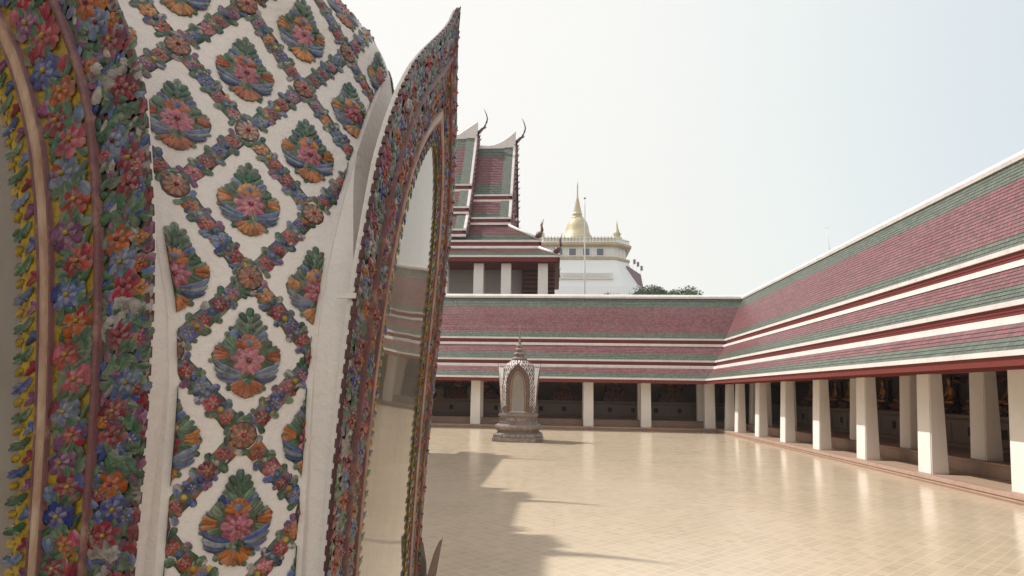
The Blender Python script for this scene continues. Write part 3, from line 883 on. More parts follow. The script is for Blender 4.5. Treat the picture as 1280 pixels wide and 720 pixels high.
def frame_relief():
    mb = MB(); e = []
    def add(el_): 
        for V, Fc, C in el_: e.append((V, Fc, C))
    def m_(u, y, h):  # local metres: u along, y across (0 at the outer rim)
        return fpt(u, y / max(.05, fwid(u)), h)
    # outer flowered band, crowded flowers on dark green
    u = .03
    seq = [CRIM, LEAF, ORNG[1:2], BLUE, CRIM, GREY, CRIM, LEAF, BLUE, CRIM]
    i = 0
    while u < LT - .03:
        w_ = fwid(u) * .345; r = min(.028, w_ * .42); c = seq[i % 10]
        if c is LEAF or c is GREY:
            for k in range(7):
                add([petal(u + random.uniform(-.02, .02), w_ * random.uniform(.25, .8), random.uniform(0, 6.3), .032, .019, .012, .024, random.choice(c))])
        else:
            add(flower(u, w_ * random.uniform(.30, .72), r, random.choice(c), .022, random.choice((5, 6, 7)), ctr=random.choice(YELL + CRIM)))
            add(flower(u + r * .5, w_ * random.choice((.16, .86)), r * .55, random.choice(CRIM + PINK + BLUE + ORNG), .018, 5))
        for k in range(20):
            add([petal(u + random.uniform(-.03, .03), w_ * random.uniform(.08, .95), random.uniform(0, 6.3), .026, .013, .008, .016, random.choice(LEAF + LEAF + BLUE + GREY + PURP))])
        u += r * 1.55; i += 1
    # pointed tile leaves along the rim
    u = .02
    while u < LT - .02:
        add([petal(u, .012, -pi / 2 + .15, .022, .022, .004, .012, random.choice(CRIM + LEAF + PURP + GREY))]); u += .027
    # wide yellow band with big flowers, tulips and leaves
    u = .05; i = 0; seq = [CRIM, BLUE, ORNG[1:2], CRIM, PINK[2:], BLUE, CRIM, PURP]
    while u < LT - .05:
        W = fwid(u); y0, y1 = W * .425, W * .745; ww = y1 - y0
        side = (i % 2) * 2 - 1
        cy = (y0 + y1) / 2 + side * ww * .12; r = min(.034, ww * .42) * random.uniform(.85, 1.1)
        col = random.choice(seq[i % 8])
        for k in range(9):
            a = random.uniform(0, 6.3); L = random.uniform(.024, .048)
            yy = cy + sin(a) * r * .5
            L = min(L, ww * .6)
            add([petal(u + cos(a) * r * .7, min(y1 - .012, max(y0 + .012, yy)), a if y0 < yy + sin(a) * L < y1 else -a, L, L * .42, .010, .018, random.choice(LEAF), curl=random.uniform(-.4, .4))])
        add(flower(u, cy, r, col, .020, random.choice((5, 6, 7))))
        # small bud on the other side
        by = y0 + ww * (.2 if side > 0 else .8); bu = u + r * .9
        bc = random.choice(PINK + BLUE + PURP + CRIM); ba = random.choice((1, -1)) * random.uniform(.0, .5) + (0 if random.random() < .5 else pi)
        for k in (-1, 0, 1): add([petal(bu, by, ba + k * .30, .034, .014, .012, .022, jit(bc))])
        add([petal(bu, by, ba + pi, .03, .010, .010, .014, random.choice(LEAF), curl=.5)])
        # filler where the spandrel is wide
        if W > .30:
            for k in range(4):
                add(flower(u + random.uniform(-.03, .03), y0 + ww * random.random(), .016, random.choice(PINK + BLUE + ORNG + PURP), .014, 6))
        u += r * 1.75; i += 1
    # narrow inner band of blue scrolls and buds on yellow
    u = .03; i = 0
    while u < LT - .03:
        W = fwid(u); y0 = W * .88; ww = W * .12
        c = (BLUE, LEAF, CRIM, BLUE, PURP, LEAF)[i % 6]
        sd = 1 if i % 2 else -1
        add([petal(u - .012, y0 + ww * .35, sd * .5, .036, .016, .008, .016, random.choice(c), curl=.5 * sd),
             petal(u + .012, y0 + ww * .65, pi - sd * .6, .026, .013, .008, .015, random.choice(c), curl=-.4 * sd),
             petal(u, y0 + ww * .9, pi / 2, .016, .016, .003, .008, (.45, .32, .08))])
        u += .030; i += 1
    for V, Fc, C in e: mb.raw([m_(*q) for q in V], Fc, M['deepceramic'], True, C)
    return mb
def pane_mb():
    mb = MB(); P = []; Fc = []
    half = [q for q in I1]
    n = 9
    for (y, z) in half:
        for k in range(n):
            yy = (y + .004) * (2 * k / (n - 1) - 1); P.append((lean(z) - .005, yy, z))
    for i in range(len(half) - 1):
        for k in range(n - 1): Fc.append((i * n + k, i * n + k + 1, (i + 1) * n + k + 1, (i + 1) * n + k))
    mb.raw(P, Fc, M['glass'], True); return mb
def leaf_panel(tab, x0, x1, m):
    """arched panel between two offsets behind the leaning pane"""
    mb = MB(); P = []; n = len(tab)
    for (y, z) in tab: P += [(lean(z) + x0, -y, z), (lean(z) + x0, y, z), (lean(z) + x1, y, z), (lean(z) + x1, -y, z)]
    Fc = [(0, 1, 2, 3), (4 * n - 1, 4 * n - 2, 4 * n - 3, 4 * n - 4)]
    for i in range(n - 1):
        for k in range(4):
            k2 = (k + 1) % 4; Fc.append((4 * i + k, 4 * i + k2, 4 * i + 4 + k2, 4 * i + 4 + k))
    mb.raw(P, Fc, m); return mb
def niche_mb(): return leaf_panel([(y + .012, z) for y, z in INN[:-3]] + [(.03, 2.648)], -.0155, -.0125, M['nichewall'])
def slab_mb(): return leaf_panel([(.13, 1.18), (.14, 1.5), (.15, 1.9), (.155, 2.15), (.14, 2.26), (.09, 2.35), (.02, 2.41)], -.0124, -.0112, M['slab'])

def make_shrine():
    r = empty('boundary_stone_shrine')
    mo = M['mosaic']
    def redent(mb, prof, m):
        """square plan with stepped-in corners"""
        P = []; Fc = []
        for (w_, z) in prof:
            d = w_ * .13
            q = [(w_, w_ - 2 * d), (w_ - d, w_ - 2 * d), (w_ - d, w_ - d), (w_ - 2 * d, w_ - d), (w_ - 2 * d, w_)]
            pl = []
            for rot in range(4):
                for (x, y) in q:
                    for _ in range(rot): x, y = -y, x
                    pl.append((x, y, z))
            P += pl
        n = 20
        for i in range(len(prof) - 1):
            for k in range(n):
                k2 = (k + 1) % n; Fc.append((i * n + k, i * n + k2, (i + 1) * n + k2, (i + 1) * n + k))
        Fc.append(tuple((len(prof) - 1) * n + k for k in range(n))); Fc.append(tuple(range(n - 1, -1, -1)))
        mb.raw(P, Fc, m)
    def petals_into(mb, w_, z, hh):
        for rot in range(4):
            k = -w_ * .70
            while k <= w_ * .70:
                V, Fc, C = petal(0, 0, pi / 2, hh, .07, .01, .05, random.choice([(.30, .22, .18), (.27, .18, .17), (.40, .36, .33), (.22, .23, .20), (.34, .25, .16)]))
                pts = []
                for (s_, t_, h_) in V:
                    x, y, zz = w_ + h_ - .01, k + s_, z + t_
                    for _ in range(rot): x, y = -y, x
                    pts.append((x, y, zz))
                mb.raw(pts, Fc, M['ceramic'], True, C); k += .088
    b = MB(); redent(b, [(.99, 0), (.99, .15), (.93, .17), (.95, .20), (.94, .27), (.88, .32), (.80, .36), (.78, .40), (.84, .46), (.90, .52), (.92, .58), (.88, .63), (.78, .66), (.74, .68)], mo)
    petals_into(b, .91, .48, .14); petals_into(b, .95, .17, .12)
    b.build('base', r)
    b = MB(); redent(b, [(.74, .675), (.73, .70), (.73, .76), (.70, .78), (.70, .92), (.73, .95), (.73, .97), (.77, .99), (.77, 1.05), (.74, 1.07), (.74, 1.10), (.70, 1.12)], mo)
    petals_into(b, .71, .79, .12); petals_into(b, .765, .985, .07)
    b.build('pedestal', r)
    body_mesh(r)
    lt = lattice()
    o = lt.build('flower_lattice', r, recalc=False)
    for k in (1, 2, 3):
        c = o.copy(); COL.objects.link(c); c.parent = r; c.rotation_euler = (0, 0, k * pi / 2)
    fb = frame_base().build('arch_frame', r, recalc=False)
    frame_relief().build('flower_band', fb, recalc=False)
    pane_mb().build('glass_pane', fb, recalc=False)
    # solid plaster neck joining the frame to the flat face of the body
    nk = MB(); P = []; zz = [1.14 + .04 * i for i in range(40)]
    zz = [z for z in zz if z < 2.52]
    for z in zz:
        g_ = 1 if z < 2.08 else max(0, 1 - ((z - 2.08) / .40)) ** 1.3
        hw = min(lerp_tab(HW, z) - .003, lerp_tab([(b_, a_) for a_, b_ in OUT], z) - .012); xf_ = .655 + (lean(z) - .016 - .655) * g_
        P += [(.60, -hw + .0, z), (xf_, -hw, z), (xf_, hw, z), (.60, hw, z)]
    n_ = len(zz); Fc = [(0, 1, 2, 3), (4 * n_ - 1, 4 * n_ - 2, 4 * n_ - 3, 4 * n_ - 4)]
    for i in range(n_ - 1):
        for k in range(4):
            k2 = (k + 1) % 4; Fc.append((4 * i + k, 4 * i + k2, 4 * i + 4 + k2, 4 * i + 4 + k))
    nk.raw(P, Fc, M['plaster']); nk.build('plaster_neck', fb)
    # small white brackets tying the leaning frame to the body
    for sd in (-1,):
        for z in (2.10,):
            y = sd * (lerp_tab([(a[1], a[0]) for a in OUT], z) + .004)
            br = MB(); br.box(lean(z) - .045, lean(z) - .003, y - .004, y + .004, z - .006, z + .006, M['plaster']); br.build('bracket', fb)
    nb = niche_mb().build('niche', r); slab_mb().build('stone_slab', nb)
    for k in (1, 2, 3):
        for src in (fb, nb):
            c = dup(src, r); c.rotation_euler = (0, 0, k * pi / 2)
    # leaf-shaped corner ornaments standing on the pedestal
    an = MB()
    V, Fc, C = petal(0, 0, pi / 2, .27, .13, .02, .08, (.13, .08, .07), tip=(.20, .12, .10))
    pts = []
    for (s_, t_, h_) in V: pts.append((h_ + .06 * (t_ / .3) ** 2, s_, t_))
    V2 = [(-x * .6, y, z) for x, y, z in pts]
    an.raw(pts, Fc, M['leafstone'], True); an.raw(V2, [tuple(reversed(q)) for q in Fc], M['leafstone'], True)
    first = None
    for rot in range(4):
        for sd in (-1, 1):
            x, y = .715, sd * .505
            for _ in range(rot): x, y = -y, x
            if first is None: first = an.build('corner_leaf', r); a_ = first
            else: a_ = first.copy(); COL.objects.link(a_); a_.parent = r
            a_.location = (x, y, 1.11); a_.rotation_euler = (0, 0, rot * pi / 2)
    sp = MB()
    sp.lathe([(.27, 3.19), (.31, 3.22), (.315, 3.27), (.27, 3.31), (.19, 3.335), (.17, 3.38), (.21, 3.41), (.255, 3.44), (.245, 3.485), (.17, 3.52), (.135, 3.56),
              (.16, 3.585), (.195, 3.61), (.185, 3.66), (.12, 3.695), (.095, 3.73), (.12, 3.755), (.14, 3.78), (.125, 3.82), (.07, 3.86), (.055, 3.90), (.07, 3.93), (.045, 3.97),
              (.034, 4.05), (.026, 4.35), (.020, 4.46), (.034, 4.50), (.016, 4.54), (.004, 4.74)], M['mosaic'], 0, 0, 32, True, 2.6)
    sp.build('ringed_spire', r)
    return r
near = make_shrine(); near.location = (-1.167, 1.74, 0)
tag(near, 'huge close shrine with flowered arch frames and diamond lattice filling the left', 'shrine', 'ceramic covered boundary stone shrines')
far = dup(near); far.location = (-1.43, 24.9, 0)
# on this smaller looking shrine the plaster behind the two side frames is a thick flared block
wg = MB(); P = []; zz = [1.14, 1.5, 1.9, 2.2, 2.5, 2.72, 2.90]
for z in zz:
    hw = max(.20, lerp_tab([(b_, a_) for a_, b_ in OUT], z) - .03)
    P += [(.62, -hw, z), (lean(z) - .020, -hw, z), (lean(z) - .020, hw, z), (.62, hw, z)]
Fc = [(0, 1, 2, 3), (4 * len(zz) - 1, 4 * len(zz) - 2, 4 * len(zz) - 3, 4 * len(zz) - 4)]
for i in range(len(zz) - 1):
    for k in range(4):
        k2 = (k + 1) % 4; Fc.append((4 * i + k, 4 * i + k2, 4 * i + 4 + k2, 4 * i + 4 + k))
wg.raw(P, Fc, M['white']); w1 = wg.build('flared_plaster', far); w2 = w1.copy(); COL.objects.link(w2); w2.parent = far; w2.rotation_euler = (0, 0, pi)
tag(far, 'small weathered shrine with ringed spire standing alone on the far courtyard floor', 'shrine', 'ceramic covered boundary stone shrines')

# ------------------------------------------------------------------ temple halls
def chofa(mb, a, p, z, s, d, m, k_=1.0):
    """slender horn finial; d = +1/-1 direction along a it leans out to"""
    pts = [(0, 0), (.10, .28), (.30, .50), (.42, .62), (.62, .66), (.50, .74), (.62, 1.0), (.68, 1.3), (.60, 1.65), (.46, 1.95), (.42, 2.1)]
    rad = [.20, .13, .10, .09, .015, .09, .07, .055, .04, .02, .006]
    main = [q for i, q in enumerate(pts) if i != 4]; rm = [q for i, q in enumerate(rad) if i != 4]
    mb.tube([(a + d * x * s * k_, p, z + y * s) for x, y in main], [q * s for q in rm], m, 6)
    mb.tube([(a + d * .40 * s * k_, p, z + .60 * s), (a + d * .55 * s * k_, p, z + .60 * s), (a + d * .66 * s * k_, p, z + .70 * s)], [.07 * s, .04 * s, .005], m, 6)
def verge(root, xf, a, d, segs, pc, m_w, m_d, sc=1):
    """barge boards down both sides, toothed edge, chofa on top"""
    mb = MB(); tb = MB()
    for sd in (-1, 1):
        for (p0, z0, p1, z1) in segs:
            q = [(pc + sd * p0, z0 + .10), (pc + sd * p1, z1 + .10), (pc + sd * p1, z1 - .30), (pc + sd * p0, z0 - .30)]
            mb.prism(q, a - d * .22, a + d * .02, m_w)
            q = [(pc + sd * p0, z0 + .22), (pc + sd * p1, z1 + .22), (pc + sd * p1, z1 - .45), (pc + sd * p0, z0 - .45)]
            tb.prism(q, a + d * .025, a + d * .20, m_d)
            L = hypot(p1 - p0, z1 - z0); n = int(L / .55)
            for k in range(n):
                t = (k + .5) / n; pp = pc + sd * (p0 + (p1 - p0) * t); zz = z0 + (z1 - z0) * t + .2
                tb.raw([(a + d * .05, pp, zz), (a + d * .26, pp, zz), (a + d * .26, pp + sd * .1, zz + .14), (a + d * .36, pp + sd * .16, zz + .30)],
                       [(0, 1, 2), (1, 2, 3), (0, 2, 3), (0, 1, 3)], m_d)
    chofa(tb, a, pc, segs[0][1] + .25, 1.25 * sc, d, m_d, 1.0 if sc >= 1 else .15)
    o = mb.build('verge_board', root, xf); tb.build('barge_finial', o, xf)

def roof_block(root, xf, pc, a0, a1, tiers, zo=0, vergeends=(False, True), hip=None, both=True):
    """tiers: list (p0,z0,p1,z1,tile bands, fillet_top, fascia_drop)"""
    G, P_, Wt, Rd = M['green_tile'], M['pink_tile'], M['white'], M['darkred']
    d = 1 if a1 > a0 else -1
    for ti, (p0, z0, p1, z1, bands) in enumerate(tiers):
        z0 += zo; z1 += zo
        for sd in ((1, -1) if both else (1,)):
            f = lambda q: pc + sd * q
            e0, e1 = a0, a1
            mb = MB()
            mb.prism([(f(p0), z0 - .02), (f(p1), z1 - .02), (f(p1), z1 - .16), (f(p0), z0 - .16)], e0, e1, Rd)
            courses(mb, e0, e1, f(p0), z0, f(p1), z1, bands, lift=.03, row=.20)
            # green vertical border beside the verge
            if vergeends[1]:
                L = hypot(p1 - p0, z1 - z0); nx, nz = (z0 - z1) / L, (p1 - p0) / L
                hh = .05
                q = [(e1 - d * .95, f(p0 + nx * hh), z0 + nz * hh), (e1 - d * .2, f(p0 + nx * hh), z0 + nz * hh), (e1 - d * .2, f(p1 + nx * hh), z1 + nz * hh), (e1 - d * .95, f(p1 + nx * hh), z1 + nz * hh)]
                mb.face(q, G, uv=[(q[0][0], 0), (q[1][0], 0), (q[2][0], L), (q[3][0], L)])
            t = mb.build('roof_tier', root, xf)
            e = MB(); e.prism([(f(p1 + .05), z1 + .03), (f(p1 + .05), z1 - .12), (f(p1 - .15), z1 - .12), (f(p1 - .15), z1)], e0, e1, Wt)
            e.build('eave_strip', t, xf)
            e = MB(); e.prism([(f(p1 + .0), z1 - .12), (f(p1 + .0), z1 - .42), (f(p1 - .12), z1 - .42), (f(p1 - .12), z1 - .12)], e0, e1, Rd)
            e.prism([(f(p1 + .05), z1 - .42), (f(p1 + .16), z1 - .46), (f(p1 + .16), z1 - .64), (f(p1 - .12), z1 - .64), (f(p1 - .12), z1 - .42)], e0, e1, Wt)
            e.build('fascia_board', t, xf)
def ridge_cap(root, xf, pc, a0, a1, z, upend=True):
    mb = MB(); d = 1 if a1 > a0 else -1; P = []; n = 14; Fc = []
    for i in range(n + 1):
        t = i / n; a = a0 + (a1 - a0) * t
        rise = 1.35 * max(0, 1 - abs(a1 - a) / 2.6) ** 2.0 if upend else 0
        for (pp, zz) in ((-.16, -.16), (-.16, .12 + rise), (0, .24 + rise), (.16, .12 + rise), (.16, -.16)): P.append((a, pc + pp, z + zz))
    for i in range(n):
        for k in range(5): Fc.append((i * 5 + k, i * 5 + (k + 1) % 5, (i + 1) * 5 + (k + 1) % 5, (i + 1) * 5 + k))
    Fc += [(0, 1, 2, 3, 4), tuple(n * 5 + k for k in range(5))]
    mb.raw(P, Fc, M['white']); mb.build('ridge_cap', root, xf)

G_, K_ = M['green_tile'], M['pink_tile']
hall = tag(empty('temple_hall', (-8, 52, 0)), 'tall temple hall with stacked roofs and horn finials behind the far gallery', 'temple hall')
PCY = 52.0
def xh(q): return (q[0] + 8, -(q[1]), q[2])      # local to the empty at (-8,52): p>0 is towards the courtyard
T1 = (0.12, 23.45, 2.8, 18.24, [(.22, G_), (.80, K_), (1.1, G_)]); T2 = (3.0, 17.60, 4.0, 15.93, [(.72, K_), (1.1, G_)])
T3 = (4.1, 15.2, 5.3, 13.71, [(.64, K_), (1.1, G_)]); T4 = (5.4, 13.05, 6.4, 12.25, [(.5, K_), (1.1, G_)])
roof_block(hall, xh, 0, -8.6, -3.62, [T1, T2], 0)
roof_block(hall, xh, 0, -30, -7.05, [T1, T2, T3], .92)
ridge_cap(hall, xh, 0, -8, -3.62, 23.5); ridge_cap(hall, xh, 0, -30, -7.05, 24.42)
verge(hall, xh, -3.62, 1, [T1[:4], T2[:4]], 0, M['white'], M['plum'], 1.0)
verge(hall, xh, -7.05, 1, [(p0, z0 + .92, p1, z1 + .92) for p0, z0, p1, z1 in (T1[:4], T2[:4], T3[:4])], 0, M['white'], M['plum'], 1.0)
# hipped lower tiers wrapping the end
for (p0, z0, p1, z1, bands), (x0, x1), strip in ((T3, (-3.78, -1.16), .40), (T4, (-1.27, .28), .0)):
    fx = lambda p, p0=p0, p1=p1, x0=x0, x1=x1: x0 + (x1 - x0) * (abs(p) - p0) / (p1 - p0)
    for sd in (1, -1):
        mb = MB(); mb.prism([(sd * p0, z0 - .02), (sd * p1, z1 - .02), (sd * p1, z1 - .15), (sd * p0, z0 - .15)], -30, fx, M['darkred'])
        courses(mb, -30, fx, sd * p0, z0, sd * p1, z1, bands, .03, .2)
        t = mb.build('roof_tier', hall, xh)
        e = MB(); e.prism([(sd * (p1 + .05), z1 + .03), (sd * (p1 + .05), z1 - .13), (sd * (p1 - .15), z1 - .13), (sd * (p1 - .15), z1)], -30, x1 + .03, M['white']); e.build('eave_strip', t, xh)
        e = MB(); e.prism([(sd * p1, z1 - .13), (sd * p1, z1 - .45), (sd * (p1 - .15), z1 - .45), (sd * (p1 - .15), z1 - .13)], -30, x1, M['darkred'])
        if strip: e.prism([(sd * (p1 + .05), z1 - .45), (sd * (p1 + .12), z1 - .66), (sd * (p1 - .15), z1 - .66), (sd * (p1 - .15), z1 - .45)], -30, x1 + .03, M['white'])
        e.build('fascia_board', t, xh)
        # hip roll in white with a small upturned leaf at its foot
        hr = MB(); hr.tube([(x0, sd * p0, z0 + .06), ((x0 + x1) / 2, sd * (p0 + p1) / 2, (z0 + z1) / 2 + .05), (x1 + .02, sd * (p1 + .04), z1 + .06)], [.13, .13, .13], M['white'], 6)
        hr.tube([(x1 - .25, sd * (p1 - .1), z1 + .2), (x1 - .1, sd * p1, z1 + .55), (x1 + .12, sd * p1, z1 + .8), (x1 + .05, sd * p1, z1 + 1.2), (x1 + .22, sd * p1, z1 + 1.75)], [.26, .24, .12, .09, .01], M['plum'], 6)
        hr.build('hip_roll', t, xh)
    # sloping end face
    def xe(q): return (q[1] + 8, q[0], q[2])
    fy0 = lambda x, p0=p0, p1=p1, x0=x0, x1=x1: -(p0 + (p1 - p0) * (x - x0) / (x1 - x0))
    fy1 = lambda x, p0=p0, p1=p1, x0=x0, x1=x1: (p0 + (p1 - p0) * (x - x0) / (x1 - x0))
    mb = MB(); courses(mb, fy0, fy1, x0, z0, x1, z1, bands, .03, .2); mb.build('roof_tier', hall, xe)
    e = MB(); e.prism([(x1 + .05, z1 + .0), (x1 + .05, z1 - .45), (x1 - .12, z1 - .45), (x1 - .12, z1)], -p1, p1, M['darkred']); e.build('fascia_board', hall, xe)
# pediment walls closing the gable ends
pd = MB()
for x, zo, TT_ in ((-3.75, 0, (T1, T2)), (-7.2, .92, (T1, T2, T3))):
    last = TT_[-1]
    q = [(0, 23.2 + zo), (T1[2] - .1, T1[3] + zo - .3), (last[2] - .2, last[3] + zo - .3), (-(last[2] - .2), last[3] + zo - .3), (-(T1[2] - .1), T1[3] + zo - .3)]
    pd.prism(q, x - .15, x, M['darkred'])
pd.build('pediment', hall, xh)
wl = MB(); wl.box(-30, -2.65, 48.7, 56, 0, 12.0, M['grey_wall']); wl.build('wall', hall, lambda q: (q[0] + 8, q[1] - 52, q[2]))
sc_ = MB()
for k in range(26):
    z = 3 + .36 * k; sc_.box(-2.65, -.05, 47.9, 48.25, z, z + .15, M['darkred']); sc_.box(-2.65, -.05, 48.05, 48.3, z + .15, z + .36, M['dark'])
sc_.build('slatted_screen', hall, lambda q: (q[0] + 8, q[1] - 52, q[2]))
hc = MB(); hc.box(-30, .2, 45.9, 58, 11.75, 11.95, M['darkred']); hc.build('ceiling', hall, lambda q: (q[0] + 8, q[1] - 52, q[2]))
hb = MB(); hb.box(-30, .6, 45.4, 58.5, 0, 3.0, M['grey_wall']); hb.build('plinth', hall, lambda q: (q[0] + 8, q[1] - 52, q[2]))
cm = MB(); cm.box(-.41, .41, -.41, .41, 3, 11.76, M['column'], (.04, .04, .04, .04)); cobj = cm.build('column', hall)
fst = True
for x in (-.96, -3.79, -5.92, -8.7, -11.4, -14.1, -16.8):
    for y in (46.5, 57.5):
        c = cobj if fst else cobj.copy()
        if not fst: COL.objects.link(c)
        fst = False; c.parent = hall; c.location = (x + 8, y - 52, 0)

# ordination hall beside the courtyard, left of the photo: its roof casts the long stepped shadow
oh = tag(empty('ordination_hall', (-10.5, 0, 0)), 'great ordination hall outside the left edge whose stepped roof shades the floor', 'temple hall')
def xo(q): return (q[1], q[0], q[2])
O1_ = (0.1, 12.3, 2.3, 8.9, [(.25, G_), (.8, K_), (1.1, G_)]); O2_ = (2.4, 8.3, 3.5, 6.6, [(.6, K_), (1.1, G_)]); O3_ = (3.6, 6.1, 4.5, 5.0, [(.6, K_), (1.1, G_)])
for a0, a1, zo in ((11, 20.7, 0), (7, 14.0, 1.25), (3, 10.6, 1.95), (-16, 6.9, 5.2)):
    tiers = [O1_, O2_, O3_] if zo < 5 else [O1_, O2_]
    roof_block(oh, xo, 0, a0, a1, tiers, zo)
    ridge_cap(oh, xo, 0, a0, a1, 12.3 + zo, False)
    verge(oh, xo, a1, 1, [(p0, z0 + zo, p1, z1 + zo) for p0, z0, p1, z1 in (O1_[:4], O2_[:4])], 0, M['white'], M['plum'], .86)
    pm = MB(); pm.prism([(0, 12.1 + zo), (2.1, 8.7 + zo), (3.3, 6.6 + zo), (-3.3, 6.6 + zo), (-2.1, 8.7 + zo)], a1 - .4, a1 - .25, M['darkred']); pm.build('pediment', oh, xo)
wl = MB(); wl.prism([(-3.3, 0), (3.3, 0), (3.3, 6.3), (-3.3, 6.3)], -16, 18, M['plaster']); wl.build('wall', oh, xo)
wl = MB(); wl.prism([(-3.7, 7), (3.7, 7), (3.7, 12.4), (1.8, 15.5), (-1.8, 15.5), (-3.7, 12.4)], -16, 5.6, M['plaster']); wl.build('upper_wall', oh, xo)

# ------------------------------------------------------------------ golden mount, far away
mt = tag(empty('golden_mount', (8.65, 240, 0)), 'distant white hilltop fort crowned by a golden bell shaped spire', 'temple')
W_ = M['mountwhite']
def octa(mb, prof, m, ch=.29):
    P = []; Fc = []
    for (w_, z) in prof:
        c = w_ * (1 - ch)
        for (x, y) in ((w_, -c), (w_, c), (c, w_), (-c, w_), (-w_, c), (-w_, -c), (-c, -w_), (c, -w_)): P.append((x, y, z))
    for i in range(len(prof) - 1):
        for k in range(8):
            k2 = (k + 1) % 8; Fc.append((i * 8 + k, i * 8 + k2, (i + 1) * 8 + k2, (i + 1) * 8 + k))
    Fc.append(tuple((len(prof) - 1) * 8 + k for k in range(8))); mb.raw(P, Fc, m)
# everything here is seen 230 m away; front face of the octagon at y=-18
mb = MB(); octa(mb, [(30, -1), (27, 20), (22.8, 40), (18.6, 50.6)], W_); mb.build('fort_wall', mt)
mb = MB(); octa(mb, [(18.6, 50.6), (19.0, 50.8), (19.0, 51.6), (18.0, 51.9)], M['goldtrim']); mb.build('lower_cornice', mt)
mb = MB(); octa(mb, [(17.6, 51.7), (17.6, 56.2)], W_); mb.build('upper_storey', mt)
mb = MB(); octa(mb, [(18.2, 55.6), (19.6, 56.1), (19.6, 56.9), (18.8, 57.3)], M['goldtrim']); mb.build('upper_cornice', mt)
mb = MB(); octa(mb, [(19.0, 57.2), (19.0, 57.6), (18.7, 57.6), (18.7, 58.6), (19.0, 58.6), (19.0, 58.9)], W_)
mb.build('parapet', mt)
pb = MB()
for k in range(22):
    x = -12.8 + k * 1.22; pb.box(x, x + .3, -19.1, -18.9, 57.5, 59.3, M['goldtrim'])
pb.build('parapet_post', mt)
wm = MB(); wm.box(-1.25, 1.25, -.12, .1, 0, 2.6, M['window']); fm = MB()
for (x0, x1, z0, z1) in ((-1.6, -1.25, -.3, 2.9), (1.25, 1.6, -.3, 2.9), (-1.6, 1.6, 2.6, 2.95), (-1.6, 1.6, -.35, 0)): fm.box(x0, x1, -.3, .1, z0, z1, W_)
wo = wm.build('window', mt); fo_ = fm.build('window_frame', wo)
for i, x in enumerate((-19.9, -13.4, -7.6, -2.6, 2.4, 7.5)):
    if i == 0: wo.location = (-12.5, -17.62, 52.4)
    else:
        c = dup(wo, mt); c.location = (x + .2, -17.62, 52.4)
pil = MB()
for x in (-10.5, -5.1, -.1, 4.9, 10, 12): pil.box(x - .45, x + .45, -17.95, -17.5, 51.8, 55.8, M['plaster'])
for t in (.15, .45, .8):
    x = 12.5 + 5.1 * t; y = -17.6 + 5.1 * t; pil.box(x - .35, x + .35, y - .35, y + .35, 51.8, 55.8, M['plaster'])
pil.build('pilaster', mt)
# golden bell and spire
ch = MB(); ch.lathe([(7.0, 57.5), (7.0, 58.7), (6.3, 59.1), (6.4, 59.9), (5.7, 60.3), (5.8, 61.1), (5.2, 61.6), (5.2, 62.4), (4.6, 63.0), (4.2, 64.6), (3.9, 66.4), (3.4, 68.0), (2.8, 69.0), (2.2, 69.5)], M['goldtower'], 0, 0, 40)
gb = ch.build('golden_bell', mt); gb.scale = (1.12, 1.12, 1.04); gb.location = (0, 0, -.9)
ch = MB(); ch.lathe([(2.1, 69.4), (2.1, 70.2), (1.5, 70.3), (1.5, 71.0), (1.8, 71.2), (1.75, 71.6)] + [q for k in range(11) for q in ((1.6 - .115 * k, 71.8 + .62 * k), (1.45 - .115 * k, 72.3 + .62 * k))] + [(.32, 79.0), (.18, 82.5), (.28, 82.9), (.02, 85.5)], M['goldtower'], 0, 0, 28)
gs = ch.build('spire', mt); gs.scale = (1.1, 1.1, 1.0); gs.location = (0, 0, 1.85)
sm = MB(); sm.lathe([(1.9, 58.6), (1.9, 59.8), (1.2, 60), (1.2, 60.9), (1.6, 61.1), (.95, 62), (.75, 63), (.4, 63.6), (.28, 65), (.02, 67)], M['goldtower'], 0, 0, 16)
s0 = sm.build('corner_spire', mt); s0.location = (14.2, -14.5, 0)
for x, y in ((-14.2, -14.5), (14.2, 14.5), (-14.2, 14.5)):
    c = s0.copy(); COL.objects.link(c); c.parent = mt; c.location = (x, y, 0)
an = MB(); an.box(17.5, 24, -16, -6, 30, 43.5, W_, (0, 1.2, 0, 0))
an.raw([(17.5, -16.3, 43), (23.4, -16.3, 41.2), (23.4, -8, 41.2), (17.5, -8, 43), (17.5, -16.3, 49), (22.6, -16.3, 45.6), (22.6, -8, 45.6), (17.5, -8, 49)], [(0, 1, 5, 4), (1, 2, 6, 5), (4, 5, 6, 7), (3, 0, 4, 7), (2, 3, 7, 6)], M['purple'])
an.build('stair_wing', mt)
rb = MB()
for k in range(40):
    x = -13.5 + k * .62; rb.box(x, x + .25, -22.3, -22.0, 43.2, 44.6, M['plaster'])
rb.box(-14, 12, -22.4, -21.6, 44.6, 45.0, M['plaster']); rb.box(-14, 12, -22.4, -21.6, 42.8, 43.2, M['plaster'])
rb.build('terrace_balustrade', mt)
fl = MB()
for x, z in ((21.5, 49), (22.8, 47.5), (20.2, 50)):
    fl.tube([(x, -14, z - 4), (x, -14, z + 2)], [.07, .05], M['pole'], 5); fl.box(x, x + .9, -14.03, -13.97, z, z + 1.8, M['purple'])
fl.build('flag', mt)

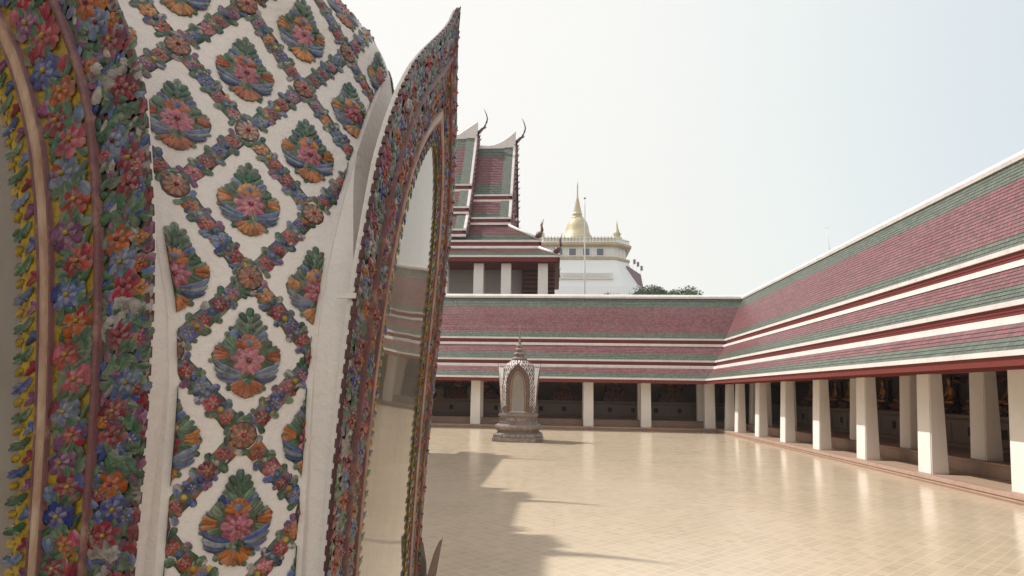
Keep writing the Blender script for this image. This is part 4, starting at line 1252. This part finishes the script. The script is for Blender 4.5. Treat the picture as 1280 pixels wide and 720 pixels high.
# flagpole and antenna
fp = MB(); fp.tube([(0, 0, 0), (0, 0, 14), (0, 0, 20.6), (0, 0, 21.6)], [.12, .085, .05, .01], M['pole'], 8); fp.lathe([(.02, 21.3), (.14, 21.42), (.02, 21.55)], M['goldtrim'], 0, 0, 10)
fp.build('flagpole', loc=(2.9, 60, 0)); tag(bpy.data.objects['flagpole'], 'thin white flagpole rising in front of the golden spire', 'flagpole')
am = MB(); am.tube([(0, 0, 0), (0, 0, 9.9), (-.1, 0, 10.95)], [.03, .02, .012], M['pole'], 6); am.tube([(-.3, 0, 10.9), (.05, 0, 10.9)], [.01, .01], M['pole'], 5)
tag(am.build('antenna_mast', loc=(14.5, 32.9, 0)), 'thin antenna mast poking above the right gallery ridge', 'antenna')

# ------------------------------------------------------------------ trees
def tree(x, y, h, r, label, seed, n=11000):
    rnd = random.Random(seed)
    root = empty('tree', (x, y, 0))
    tr = MB(); tr.tube([(0, 0, 0), (.2, 0, h * .3), (0, .2, h * .55), (.1, 0, h * .8)], [.5, .38, .26, .08], M['bark'], 8)
    for k in range(7):
        a = rnd.uniform(0, 6.3); z = h * rnd.uniform(.45, .7)
        tr.tube([(0, 0, z), (cos(a) * r * .4, sin(a) * r * .4, z + h * .1), (cos(a) * r * .8, sin(a) * r * .8, z + h * .17)], [.18, .1, .03], M['bark'], 5)
    tr.build('trunk', root)
    cr = MB(); cl = []
    for k in range(80):
        a = rnd.uniform(0, 6.3); e_ = rnd.uniform(-.4, 1) ** 1 if rnd.random() < .6 else rnd.uniform(.7, 1); q = rnd.uniform(.3, 1)
        cl.append((cos(a) * r * q * .9, sin(a) * r * q * .9, h * .72 + e_ * h * .22 * (1.15 - .6 * q), rnd.uniform(.7, 1.5)))
    for k in range(n):
        cx, cy, cz, cr_ = rnd.choice(cl)
        v = Vector((rnd.gauss(0, 1), rnd.gauss(0, 1), rnd.gauss(0, 1))); v.normalize(); v *= cr_ * rnd.uniform(.5, 1)
        c = Vector((cx, cy, cz)) + v; u = Vector((rnd.gauss(0, 1), rnd.gauss(0, 1), rnd.gauss(0, .6))).normalized(); w2 = u.cross(v).normalized() if v.length > 0 else Vector((0, 0, 1))
        s_ = rnd.uniform(.16, .34)
        cr.face([c - u * s_, c + w2 * s_ * .5, c + u * s_, c - w2 * s_ * .5], M['leaf'])
    cr.build('crown', root, recalc=False)
    return tag(root, label, 'tree', 'trees behind the far gallery')
tree(18.4, 120, 24.2, 5.0, 'green tree crown above the far ridge just right of the white fort', 1)
tree(25.0, 122, 24.1, 5.8, 'rightmost low green tree crown above the far gallery ridge', 2)
tree(13.6, 150, 28.6, 2.6, 'small tuft of green treetop in front of the white fort wall', 3, 2500)

# ------------------------------------------------------------------ warm city haze
hz = MB(); hz.box(-75, 75, -40, 300, -1.5, 100, None)
hm = bpy.data.materials.new('haze_air'); hm.use_nodes = True; hn = hm.node_tree; hn.nodes.clear()
ho = N(hn, 'ShaderNodeOutputMaterial'); pv = N(hn, 'ShaderNodeVolumePrincipled')
pv.inputs['Color'].default_value = (.93, .93, .92, 1); pv.inputs['Density'].default_value = .0006
hn.links.new(pv.outputs[0], ho.inputs['Volume'])
hz.mats = [hm]; hz.m = [0] * len(hz.m)
kind(hz.build('haze'), 'stuff')
